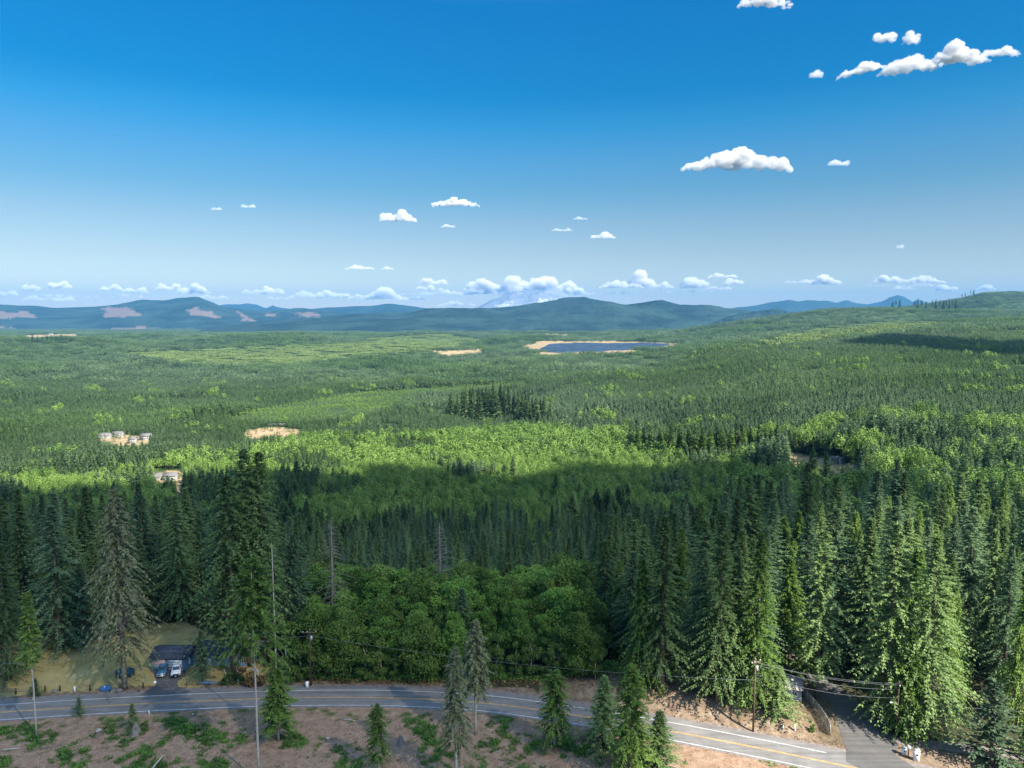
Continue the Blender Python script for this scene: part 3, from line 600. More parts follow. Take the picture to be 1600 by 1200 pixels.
def clump(seed, leaf, kind, size, sp, Hh, Rr, nk, mixin=0.):
    r = np.random.default_rng(seed); mb = MB(); n_ = int(size / sp)
    for i in range(n_):
        for j in range(n_):
            x = (i + r.uniform(-.1, 1.1)) * sp - size / 2; y = (j + r.uniform(-.1, 1.1)) * sp - size / 2; h = Hh * r.uniform(.75, 1.15)
            if (kind == 'c') != (r.uniform() < mixin): _cone(mb, r, x, y, -1, h, Rr * h / Hh, nk, .8, r.normal(0, .08))
            else: _ball(mb, r, x, y, -1, h, Rr * 1.15, nk, r.normal(0, .07))
    return mb.mesh("crown", M[leaf])
stem = MB().tube([(0, 0, 0), (0, 0, 8)], [.16, .06], 5).mesh("trunk", M['bark'])
SRC = {}
def src(key, me, px, py, name, label, cat, group, kind=None):
    x, y = G(px, py)
    if kind: 
        o = linked(name, me); o.location = (x, y, Hs(x, y)); tag(o, None, None, None, "stuff")
    else:
        e = empty(name, (x, y, Hs(x, y))); o = linked("crown", me, e); linked("trunk", stem, e); tag(e, label, cat, group)
    SRC.setdefault(key, []).append(o)
for i, (px, py) in enumerate([(620, 800), (980, 795), (300, 770)]): src('fir_mid', conemesh(100 + i, 18, 5.0, 760, 'fir'), px, py, "conifer_tree", f"dark young fir at the {['middle','right end','left end'][i]} of the shaded hollow beyond the alders", "tree", "firs of the valley")
for i, (px, py) in enumerate([(60, 660), (1330, 590), (1480, 600)]): src('pl_mid', conemesh(110 + i, 14, 3.0, 240, 'plantation'), px, py, "conifer_tree", f"young plantation fir {['on the valley floor far left','on the sunny slope above the far clearing','high on the sunny slope at the right'][i]}", "tree", "firs of the valley")
for i, (px, py) in enumerate([(120, 640), (560, 600), (1250, 560)]): src('pl_low', conemesh(120 + i, 13, 2.9, 70, 'plantation'), px, py, "conifer_tree", f"small far plantation fir {['in the valley at the left','in the middle of the valley','on the ridge slope'][i]}", "tree", "firs of the valley")
for i, (px, py) in enumerate([(760, 735), (900, 730), (620, 745)]): src('al_mid', ballmesh(130 + i, 13, 3.3, 380, 'alder'), px, py, "alder_tree", f"bright alder at the {['middle','right','left'][i]} of the sunlit valley alders", "tree", "alders of the valley")
for i, (px, py) in enumerate([(700, 690), (860, 680), (1000, 690)]): src('al_low', ballmesh(140 + i, 12, 3.2, 90, 'alder'), px, py, "alder_tree", f"rounded far alder {['left','middle','right'][i]} in the back of the sunlit alders", "tree", "alders of the valley")
for i in range(3): src('pl_clump', clump(150 + i, 'plantation', 'c', 42, 5.4, 13, 2.9, 26, .04), [200, 700, 1300][i], [580, 565, 540][i], "conifer_grove", None, None, None, 'stuff')
for i in range(2): src('pa_clump', clump(160 + i, 'pale', 'b', 42, 5.6, 5, 2.6, 16, .08), [560, 640][i], [625, 540][i], "scrub_patch", None, None, None, 'stuff')

def gn_forest(name, pts, protos, label=None):
    """pts: rows x, y, z, scale, rot, proto index"""
    pts = np.array(pts); me = bpy.data.meshes.new(name); me.vertices.add(len(pts)); me.vertices.foreach_set("co", pts[:, :3].astype(np.float32).ravel())
    for a, k, ty in (("scl", 3, 'FLOAT'), ("rot", 4, 'FLOAT'), ("pid", 5, 'INT')):
        at = me.attributes.new(a, ty, 'POINT'); at.data.foreach_set("value", pts[:, k].astype(np.int32 if ty == 'INT' else np.float32))
    o = linked(name, me); ng = bpy.data.node_groups.new(name, 'GeometryNodeTree')
    ng.interface.new_socket("Geometry", in_out='INPUT', socket_type='NodeSocketGeometry'); ng.interface.new_socket("Geometry", in_out='OUTPUT', socket_type='NodeSocketGeometry')
    N = ng.nodes; Lk = ng.links; gi = N.new("NodeGroupInput"); go = N.new("NodeGroupOutput"); jg = N.new("GeometryNodeJoinGeometry")
    def named(a, ty):
        q = N.new("GeometryNodeInputNamedAttribute"); q.data_type = ty; q.inputs[0].default_value = a; return q.outputs[0]
    sc, ro, pi_ = named("scl", 'FLOAT'), named("rot", 'FLOAT'), named("pid", 'INT')
    cx = N.new("ShaderNodeCombineXYZ"); Lk.new(ro, cx.inputs[2])
    for k, ob in enumerate(protos):
        oi = N.new("GeometryNodeObjectInfo"); oi.inputs[0].default_value = ob; oi.transform_space = 'ORIGINAL'; oi.inputs["As Instance"].default_value = False
        cm = N.new("FunctionNodeCompare"); cm.data_type = 'INT'; cm.operation = 'EQUAL'
        ii = [s for s in cm.inputs if s.type == 'INT']; Lk.new(pi_, ii[0]); ii[1].default_value = k
        ip = N.new("GeometryNodeInstanceOnPoints"); Lk.new(gi.outputs[0], ip.inputs["Points"]); Lk.new(cm.outputs[0], ip.inputs["Selection"])
        Lk.new(oi.outputs["Geometry"], ip.inputs["Instance"]); Lk.new(cx.outputs[0], ip.inputs["Rotation"]); Lk.new(sc, ip.inputs["Scale"]); Lk.new(ip.outputs[0], jg.inputs[0])
    Lk.new(jg.outputs[0], go.inputs[0])
    md = o.modifiers.new("forest", 'NODES'); md.node_group = ng; tag(o, kind="stuff"); return o

# ---- the near forest belt
EDGE = np.array([(-200, 1040), (0, 1036), (60, 1002), (150, 998), (235, 975), (300, 968), (345, 1000), (400, 1040), (460, 1058), (600, 1063), (900, 1062), (960, 1066), (1000, 1075), (1060, 1084), (1130, 1094), (1180, 1112), (1215, 1100), (1240, 1070), (1262, 1062), (1268, 1048), (1292, 1048), (1340, 1078), (1370, 1110), (1400, 1148), (1480, 1158), (1600, 1168), (1900, 1180)])
SIDEGAP = [(1245, 1068), (1225, 1040), (1262, 1035), (1300, 1052), (1345, 1092), (1372, 1120), (1340, 1120), (1290, 1090)]
gx, gy = np.meshgrid(np.arange(-330, 420, 6.6), np.arange(136, 470, 6.6)); r0 = np.random.default_rng(5)
gx = gx + r0.uniform(-2.6, 2.6, gx.shape); gy = gy + r0.uniform(-2.6, 2.6, gy.shape); gx = gx.ravel(); gy = gy.ravel()
gz = H(gx, gy); bx, by = proj(gx, gy, gz)
ok = (by < np.interp(bx, EDGE[:, 0], EDGE[:, 1])) & ~pip(bx, by, LAWN) & ~pip(bx, by, SIDEGAP) & (bx > -90) & (bx < 1690)
ok &= ~((gy < 176) & (bx > 225) & (bx < 400))
gx, gy, gz, bx, by = [a[ok] for a in (gx, gy, gz, bx, by)]
o_ = np.argsort(gy); gx, gy, gz, bx, by = [a[o_] for a in (gx, gy, gz, bx, by)]
def ymax_of(px): return np.interp(px, [0, 300, 420, 700, 950, 1100, 1250, 1600], [255, 262, 330, 385, 370, 300, 235, 225])
con, alds, restc, resta = [], [], [], []
for x, y, z, px, py in zip(gx, gy, gz, bx, by):
    r_ = random.random()
    alder_front = 478 < px < 928 and y < 198 + 6 * math.sin(px * .03)
    if alder_front: (alds if len(alds) < 150 else resta).append((x, y, z, px, py)); continue
    if y > ymax_of(px): continue
    if r_ < .10 and y > 190 and px < 1150: (resta).append((x, y, z, px, py)); continue
    if r_ > (.56 if px < 1000 else .60): continue
    (con if (len(con) < 262) else restc).append((x, y, z, px, py))
ORD = "first second third fourth fifth sixth seventh eighth ninth tenth eleventh twelfth thirteenth fourteenth fifteenth sixteenth seventeenth eighteenth nineteenth twentieth".split() + ["twenty-" + q for q in "first second third fourth fifth sixth seventh eighth ninth".split()] + ["thirtieth"] + ["thirty-" + q for q in "first second third fourth fifth sixth seventh eighth ninth".split()] + ["fortieth"] + ["forty-" + q for q in "first second third fourth fifth sixth seventh eighth ninth".split()]
ZONES = [(-999, 235, "behind the lawn"), (235, 345, "behind the blue garage"), (345, 478, "around the giant twin firs"), (478, 930, "behind the alders"), (930, 1180, "above the brown bank"), (1180, 1310, "behind the white cottage"), (1310, 9999, "right of the side road")]
def zone_of(px): return next(z for z in ZONES if z[0] <= px < z[1])[2]
def labelled(rows, what, fn, nrow):
    byz = {}
    for q in rows: byz.setdefault(zone_of(q[3]), []).append(q)
    for zn, qs in byz.items():
        qs.sort(key=lambda q: q[1]); k = max(1, math.ceil(len(qs) / nrow)) if len(qs) > nrow else 1
        per = math.ceil(len(qs) / k)
        for ri in range(k):
            seg = sorted(qs[ri * per:(ri + 1) * per], key=lambda q: q[3])
            rown = ["front", "second", "third", "fourth", "fifth", "sixth"][min(ri, 5)]
            for j, q in enumerate(seg): fn(q, f"{what(q)} {ORD[j]} from left, {rown} row, {zn}", zn)
def put_con(q, lb, zn):
    x, y, z, px, py = q; ti = random.random()
    hm_ = np.interp(px, [0, 300, 420, 560, 900, 1000, 1200, 1350, 1600], [33, 33, 29, 22, 23, 29, 33, 34, 31])
    h = hm_ * (random.uniform(.6, 1.0) if random.random() < .35 else random.uniform(.88, 1.12))
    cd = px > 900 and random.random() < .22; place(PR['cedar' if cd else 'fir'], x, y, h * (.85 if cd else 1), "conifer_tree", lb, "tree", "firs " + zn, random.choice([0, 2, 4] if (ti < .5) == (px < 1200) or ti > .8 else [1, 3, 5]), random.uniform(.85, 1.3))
def put_ald(q, lb, zn):
    x, y, z, px, py = q; place(PR['alder'], x, y, random.uniform(12.5, 18) * (1 if y > 160 else .85), "alder_tree", lb, "tree", "alders along the road", None, random.uniform(.75, 1.3))
labelled(con, lambda q: "shaded dark conifer" if q[3] < 1000 else ("green conifer" if q[3] < 1180 else "sunlit conifer"), put_con, 22)
ZONES_A = [(0, 560, "beside the transformer pole"), (560, 640, "left of the small dark fir"), (640, 720, "left of the lone blue fir"), (720, 800, "right of the lone blue fir"), (800, 870, "left of the round maple"), (870, 9999, "right of the round maple")]
zone_of = lambda px: next(z for z in ZONES_A if z[0] <= px < z[1])[2]
labelled(alds, lambda q: "leafy green alder", put_ald, 12)
F_P, F_N = [], []   # conifer stuff points / broadleaf stuff points
crowns = lambda lab: [o for o in bpy.data.objects if o.name.startswith("crown") and o.data == lab]
near_src = [crowns(PR['fir'][i][1])[0] for i in range(6)]; alder_src = [crowns(PR['alder'][i][1])[0] for i in range(4)]
for x, y, z, px, py in restc:
    hm_ = np.interp(px, [0, 300, 560, 900, 1000, 1350, 1600], [31, 30, 25, 25, 27, 32, 30]); k = random.randrange(6)
    F_P.append((x, y, z, hm_ * random.uniform(.75, 1.12) / 30, random.uniform(0, 6.28), k))
for x, y, z, px, py in resta: F_N.append((x, y, z, random.uniform(.6, .9), random.uniform(0, 6.28), random.randrange(4)))

# ---- species map of the country beyond, as seen polygons
BR = [([(430, 790), (-200, 800), (-200, 745), (100, 735), (230, 715), (330, 690), (360, 720), (430, 740)], .55),
      ([(480, 790), (500, 735), (560, 700), (640, 676), (730, 664), (830, 656), (980, 662), (1060, 700), (1080, 722), (1240, 722), (1310, 770), (1100, 806), (900, 800), (700, 790)], .84),
      ([(1060, 690), (1250, 640), (1700, 640), (1700, 840), (1300, 810)], .36), ([(330, 720), (350, 690), (500, 672), (800, 668), (620, 700), (480, 740)], .6), ([(-200, 700), (300, 690), (-200, 720)], .2)]
pts_c, pts_a, pts_s = [], [], []
def visible_mask(x, y, z, top):
    """drop what stands well behind a nearer crest"""
    ys = np.concatenate([np.arange(150, 1500, 25), np.arange(1500, 6500, 60)]); us = np.linspace(-1, 1, 401)
    YY_, UU_ = np.meshgrid(ys, us, indexing='ij'); a = (H(UU_ * YY_, YY_) + 8 - CAMZ) / YY_
    ma = np.maximum.accumulate(a, 0); ma = np.concatenate([np.full((1, ma.shape[1]), -9), ma[:-1]])
    ui = np.clip(np.round((x / y + 1) * 200).astype(int), 0, 400); yi = np.clip(np.searchsorted(ys, y) - 1, 0, len(ys) - 1)
    return (z + top - CAMZ) / y > ma[yi, ui] - .004
def scatter(y0, y1, sp, seed, jit=.42, margin=1.06):
    r = np.random.default_rng(seed); out = []
    ys = np.arange(y0, y1, sp)
    for yv in ys:
        xs = np.arange(-.80 * yv * margin, .80 * yv * margin, sp); out.append(np.stack([xs + r.uniform(-jit, jit, len(xs)) * sp, yv + r.uniform(-jit, jit, len(xs)) * sp], 1))
    a = np.concatenate(out); x, y = a[:, 0], a[:, 1]; z = H(x, y); k = visible_mask(x, y, z, 14); return x[k], y[k], z[k], r
for y0, y1, sp, lod, sd in ((228, 430, 7.2, 0, 1), (430, 620, 5.2, 0, 4), (620, 1500, 5.3, 1, 2), (1500, 6200, 38, 2, 3)):
    x, y, z, r = scatter(y0, y1, sp, sd); hh = 12.
    tx, ty = proj(x, y, z + hh); mx_, my = proj(x, y, z + hh * .5); bx, by = proj(x, y, z)
    blk = np.zeros(len(x), bool)
    for q in TAN:
        blk |= pip(bx, by, q)
        if y0 < 1500: blk |= pip(mx_, my, q) | (pip(tx, ty + 2, q))
    blk2 = blk.copy(); blk &= ~((r.uniform(size=len(x)) < .14) & (lod < 2))
    blk |= (y < ymax_of(bx) + 2)
    pal = np.zeros(len(x), bool)
    for q in PALE: pal |= pip(tx, ty, q)
    pb = np.full(len(x), .03 + .05 * (lod == 0))
    for q, v in BR: pb = np.where(pip(tx, ty, q), v, pb)
    pb = np.where((lod < 2) & (y < 480) & (tx < 1000) & (tx > 460), np.maximum(pb, .35 + .6 * sstep(360, 430, y)), pb)
    nz = fbm(x, y, 90, 6, 3); isb = (nz * .55 + .5 + r.normal(0, .09, len(x))) < pb
    gap = (fbm(x, y, 160, 14, 3) > .80) & (lod < 2) & ~isb
    tall = fbm(x, y, 210, 25, 3)
    cs = 230.; wx_, wy_ = x + 30 * fbm(x, y, 200, 30, 2), y + 30 * fbm(x, y, 200, 33, 2); bd = np.full(len(x), 1e18); sf = np.ones(len(x)); ci_, cj_ = np.floor(wx_ / cs), np.floor(wy_ / cs)
    for di in (-1, 0, 1):
        for dj in (-1, 0, 1):
            a, b = ci_ + di, cj_ + dj; h1 = np.modf(np.abs(np.sin(a * 12.99 + b * 78.23) * 43758.5))[0]; h2 = np.modf(np.abs(np.sin(a * 39.35 + b * 11.13) * 24634.6))[0]; h3 = np.modf(np.abs(np.sin(a * 73.1 + b * 52.2) * 15731.7))[0]
            dd = (wx_ - (a + h1) * cs) ** 2 + (wy_ - (b + h2) * cs) ** 2; w_ = dd < bd; bd = np.where(w_, dd, bd); sf = np.where(w_, .62 + .68 * h3, sf)
    for i in np.nonzero(~blk & ~gap)[0]:
        ro = r.uniform(0, 6.28); c = (x[i], y[i], z[i])
        if lod == 1 and not pal[i] and not isb[i]:
            c2 = (x[i] + r.uniform(1.5, 3.5), y[i] + r.uniform(-3, 3)); pts_c.append((*c2, z[i], r.uniform(.5, .8) * sf[i], ro + 1, 6 + int(r.integers(0, 3))))
        if pal[i]: pts_s.append((*c, r.uniform(.85, 1.2) if lod == 2 else r.uniform(.2, .5), ro, int(r.integers(0, 2)) if lod == 2 else 2 + int(r.integers(0, 3))))
        elif (isb[i] or blk2[i]) and lod < 2: pts_a.append((*c, (.35 if blk2[i] else r.uniform(.62, 1.32)) * (1.35 if tx[i] > 1150 and y[i] < 620 else 1), ro, (0 if lod == 0 else 3) + int(r.integers(0, 3))))
        elif lod == 2: pts_c.append((*c, sf[i] * r.uniform(.9, 1.15), ro, 9 + int(r.integers(0, 3))))
        else:
            s_ = r.uniform(.82, 1.15) * (1 + (sf[i] - 1) * (.9 if y[i] > 500 else .4)) * (1 + .5 * max(0, tall[i])) * (1.0 if y[i] > 600 else (1.05 if tx[i] < 1150 else 1.2))
            if r.uniform() < .008: s_ *= 1.35
            if y[i] > 560: s_ *= .80 if tx[i] < 1000 else .70
            pts_c.append((*c, s_, ro, (0 if (lod == 0 and y[i] < 430 and 420 < tx[i] < 1000) else (3 if lod == 0 or y[i] < 850 else 6)) + int(r.integers(0, 3))))
print("counts", len(con), len(alds), len(restc), len(resta), len(pts_c), len(pts_a), len(pts_s))
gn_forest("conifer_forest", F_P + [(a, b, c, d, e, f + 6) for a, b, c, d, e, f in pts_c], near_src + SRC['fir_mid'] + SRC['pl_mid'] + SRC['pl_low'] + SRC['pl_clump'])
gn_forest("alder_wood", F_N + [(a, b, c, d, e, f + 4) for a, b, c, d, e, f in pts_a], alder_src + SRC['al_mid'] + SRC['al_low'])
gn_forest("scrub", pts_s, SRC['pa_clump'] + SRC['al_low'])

# singled-out trees of the middle distance
def mid(px, pyb, pyt, name, label, leaf='fir', group=None, R_=.17):
    x, y = G(px, pyb); z = Hs(x, y); h = max(8, ztop(pyt, y) - z)
    key = ('m', leaf, random.randrange(2)); 
    if key not in PRM: PRM[key] = conemesh(200 + len(PRM), 24, 24 * R_, 620, leaf, .7)
    e = empty(name, (x, y, z), random.uniform(0, 6)); s = h / 24; e.scale = (s, s, s); linked("crown", PRM[key], e); t = linked("trunk", stem, e); t.scale = (2, 2, 2); tag(e, label, "tree", group)
PRM = {}
for px, pb_, pt, lb in ((701, 765, 722, "dark fir left of the pair rising before the sunlit alders"), (719, 765, 717, "dark fir right of the pair rising before the sunlit alders"), (769, 762, 716, "narrow dark fir between the pair and the pointed fir, before the alders"),
                        (802, 765, 708, "pointed dark fir, tallest before the sunlit alders"), (868, 785, 738, "dark fir right of the pointed fir at the shadow edge"), (905, 790, 752, "small dark fir at the shadow edge in the middle"),
                        (1155, 736, 688, "dark lone fir before the far dirt road"), (1268, 770, 696, "dark fir left before the far farmyard"), (1290, 772, 704, "dark fir right before the far farmyard"), (1352, 760, 690, "dark fir right of the far farmyard"),
                        (1046, 742, 708, "grey-green fir in the right end of the sunlit alders"), (455, 760, 735, "low dark fir behind the giant firs"), (1430, 740, 690, "dark bushy fir in the mixed wood at the right"), (1500, 790, 735, "dark fir in the mixed wood near the right edge")):
    mid(px, pb_, pt, "conifer_tree", lb)
r9 = np.random.default_rng(77)
for j in range(26):
    px = 703 + j * 6.2 + r9.uniform(-2, 2); mid(px, 652 + r9.uniform(-6, 8), 596 + 10 * abs(math.sin(j * 1.7)) + max(0, (j - 14) * 1.8) + (14 if j < 3 else 0), "conifer_tree", f"{ORD[j]} fir from the left in the tall dark row in mid valley", 'fir', "tall dark firs in mid valley", .13)
for j in range(22):
    px = 985 + j * 11 + r9.uniform(-3, 3); mid(px, 722 - abs(j - 11) * 1.5 + r9.uniform(-4, 4), 655 + 12 * abs(math.sin(j * 2.1)), "conifer_tree", f"{ORD[j]} dark fir from the left in the line behind the right end of the alders", 'cedar' if j % 3 else 'fir', "tall trees behind the right end of the alders", .2)
sk_ = [(1391, 471), (1396, 467), (1402, 466), (1425, 468), (1430, 465), (1436, 467), (1443, 470), (1453, 466), (1458, 462), (1464, 464), (1470, 468), (1474, 460), (1479, 461), (1484, 460), (1489, 464), (1498, 458), (1503, 456), (1511, 451), (1516, 452), (1595, 449)]
for j, (px, pt) in enumerate(sk_):
    Y = 3480 if px < 1492 else 4900; x = (px - 800) / F * Y; z = Hs(x, Y); h = float(np.clip(ztop(pt, Y) - z, 18, 60))
    e = empty("skyline_tree", (x, Y, z)); me = PRM.setdefault('sk%d' % (j % 2), ballmesh(300, 20, 4.2, 260, 'darkfir') if j % 2 else conemesh(302, 20, 5, 260, 'darkfir', .55)); linked("crown", me, e); t = linked("trunk", stem, e); t.scale = (3, 3, 1.4); s = h / 20; w = min(s, 1.3) * random.uniform(.8, 1.3); e.scale = (w, w, s)
    tag(e, f"{ORD[j]} dark tree from the left on the skyline ridge at the right", "tree", "trees on the right skyline")
for j in range(9):
    px = 52 + j * 7.5; Y = 2500; u = (px - 800) / F; x = u * Y; z = Hs(x, Y); e = empty("skyline_tree", (x, Y, z)); linked("crown", PRM.setdefault('sk2', conemesh(301, 20, 4, 200, 'darkfir')), e); s = max(.8, (ztop(521 + 2 * (j % 3), Y) - z) / 20); e.scale = (s, s, s); tag(e, f"{ORD[j]} dark tree from the left on the low hilltop at the left", "tree", "trees on the left hilltop")
#@@PART3
# ------------------------------------------------------------ buildings
M['bluewall'] = plain("blue_siding", (.13, .22, .32), .8, .3, .12, 2); M['greywall'] = plain("pale_blue_siding", (.27, .36, .42), .8, .3, .1, 2)
M['darkroof'] = plain("dark_shingles", (.05, .06, .085), .9, .2, .3, 3, bump=.3); M['door'] = plain("white_door_paint", (.62, .66, .66), .6, .4, .05, 2)
M['trim'] = plain("white_trim", (.75, .75, .73), .6, .4, .06, 2); M['glass'] = plain("dark_glass", (.03, .05, .07), .12, .6, .1, 1)
M['whitewall'] = plain("white_siding", (.40, .39, .37), .8, .3, .06, 2); M['greyroof'] = plain("grey_shingles", (.30, .28, .25), .9, .2, .25, 2.5, bump=.3)
M['wood'] = plain("weathered_wood", (.16, .11, .08), .95, .1, .3, 5); M['darkwood'] = plain("dark_creosote_wood", (.09, .06, .045), .95, .1, .35, 3)
M['metal'] = plain("galvanised_metal", (.45, .47, .48), .5, .5, .1, 5, .3); M['black'] = plain("black_rubber", (.02, .02, .02), .8, .3, .2, 5)
M['bluepaint'] = plain("blue_car_paint", (.05, .16, .24), .3, .6, .1, 1, .2); M['whitepaint'] = plain("white_car_paint", (.72, .74, .76), .3, .6, .05, 1)
M['chrome'] = plain("chrome", (.6, .6, .6), .25, .6, .05, 4, .8); M['red'] = plain("faded_red_cloth", (.50, .18, .19), .9, .1, .1, 2); M['cloth'] = plain("faded_white_cloth", (.66, .60, .60), .9, .1, .06, 2)
M['navy'] = plain("faded_navy_cloth", (.10, .16, .24), .9, .1, .1, 2); M['tarp'] = plain("blue_tarp", (.04, .12, .26), .5, .4, .2, 3); M['teal'] = plain("dark_teal_cover", (.02, .055, .075), .6, .4, .2, 2)
def prism_roof(mb, x0, x1, y0, y1, ze, zr, over=.4, th=.16):
    """gable roof, ridge along x, as a closed slab pair"""
    a, b, c, d = x0 - over, x1 + over, y0 - over, y1 + over; ym = (y0 + y1) / 2
    k = over * (zr - ze) / (ym - y0); e = ze - k
    v = [(a, c, e), (b, c, e), (b, ym, zr), (a, ym, zr), (a, d, e), (b, d, e)]
    v += [(p_[0], p_[1], p_[2] + th) for p_ in v]
    mb.poly(v, [(0, 3, 2, 1), (3, 4, 5, 2), (6, 7, 8, 9), (9, 8, 11, 10), (0, 1, 7, 6), (4, 10, 11, 5), (0, 6, 9, 3), (3, 9, 10, 4), (1, 2, 8, 7), (2, 5, 11, 8)])
def gable_body(mb, x0, x1, y0, y1, z0, ze, zr):
    ym = (y0 + y1) / 2
    v = [(x0, y0, z0), (x1, y0, z0), (x1, y1, z0), (x0, y1, z0), (x0, y0, ze), (x1, y0, ze), (x1, y1, ze), (x0, y1, ze), (x0, ym, zr), (x1, ym, zr)]
    mb.poly(v, [(0, 1, 5, 4), (2, 3, 7, 6), (1, 2, 6, 9, 5), (3, 0, 4, 8, 7)])
def window(par, x, y, z, w, h, ax='y', name="window"):
    s = (w, .06, h) if ax == 'y' else (.06, w, h)
    wo = MB().box((x, y, z), s).build(name, M['glass'], par)
    fr = MB(); t = .08
    for dx, dz, ww, hh in ((0, h / 2, w + 2 * t, t), (0, -h / 2, w + 2 * t, t), (-w / 2 - t / 2, 0, t, h - t), (w / 2 + t / 2, 0, t, h - t), (0, 0, t * .6, h - t)):
        fr.box((x + (dx if ax == 'y' else -.02), y + (dx if ax != 'y' else -.02), z + dz), ((ww, .1, hh) if ax == 'y' else (.1, ww, hh)))
    fr.build("frame", M['trim'], wo); return wo
gxl, gyl = P0(236, 1048); gxr, _ = P0(291, 1048)
gw = gxr - gxl
house = empty("house", (gxl, gyl, 0)); tag(house, "blue house with a dark roof, garage and white door beside the lawn", "house")
b = MB(); gable_body(b, 0, gw, 0, 6, -.2, 3.0, 4.2); b.build("wall", M['bluewall'], house)
r_ = MB(); prism_roof(r_, 0, gw, 0, 6, 3.0, 4.2, .4); r_.build("roof", M['darkroof'], house)
b = MB(); gable_body(b, gw + .004, gw + 14, 2.2, 9.4, -.2, 2.5, 3.7); b.build("wall", M['bluewall'], house)
r_ = MB(); prism_roof(r_, gw + .5, gw + 14, 2.2, 9.4, 2.5, 3.7, .6); rf = r_.build("roof", M['darkroof'], house)
MB().box((gw + 8, 6.5, 3.9), (.7, .7, 1.4)).build("chimney", M['greyroof'], rf)
MB().box((gw * .20, -.05, 1.1), (gw * .38, .06, 2.2)).build("siding_panel", M['greywall'], house)
d = MB(); 
for k in range(4): d.box((gw * .70, -.06 - .01 * (k % 2), .32 + .63 * k), (gw * .37, .08, .615))
gd = d.build("garage_door", M['door'], house); MB().box((gw * .70, -.13, .5), (.3, .05, .06)).build("handle", M['black'], gd)
window(house, gw + 2.2, 2.15, 1.5, 1.1, .9); window(house, gw + 6.5, 2.15, 1.45, 1.6, 1.0); window(house, gw + 12.2, 2.15, 1.45, .9, 1.2)
dd = MB().box((gw + 4.3, 2.14, 1.0), (.95, .08, 2.05)).build("door", M['door'], house); MB().box((gw + 4.65, 2.05, 1.0), (.06, .08, .06)).build("handle", M['chrome'], dd)
# flag on the garage wall
fl = empty("flag", (gxl + .22, gyl - .14, 1.5)); tag(fl, "faded stars and stripes flag hung on the blue garage wall", "flag")
FW, FH = 3.1, 1.35; rs = MB(); ws = MB()
for k in range(13):
    x0 = FW * .4 if k >= 6 else 0; (rs if k % 2 == 0 else ws).box(((x0 + FW) / 2, 0, FH * (k + .5) / 13), (FW - x0, .03, FH / 13))
rs.build("red_stripes", M['red'], fl); ws.build("white_stripes", M['cloth'], fl)
cn = MB().box((FW * .2 - .002, 0, FH * (6 + 3.5) / 13), (FW * .4 - .004, .032, FH * 7 / 13)).build("canton", M['navy'], fl); st = MB()
for i in range(9):
    for j in range(6 if i % 2 == 0 else 5):
        cx_, cz_ = FW * .4 * (j + (1 if i % 2 == 0 else 1.5)) / 7, FH * 6 / 13 + FH * 7 / 13 * (i + 1) / 10; q = []
        for k in range(10): rr = .034 if k % 2 == 0 else .014; a = math.pi / 2 + k * math.pi / 5; q.append((cx_ + rr * math.cos(a), -.022, cz_ + rr * math.sin(a)))
        st.poly(q, [list(range(10))[::-1]])
st.build("stars", M['cloth'], cn)

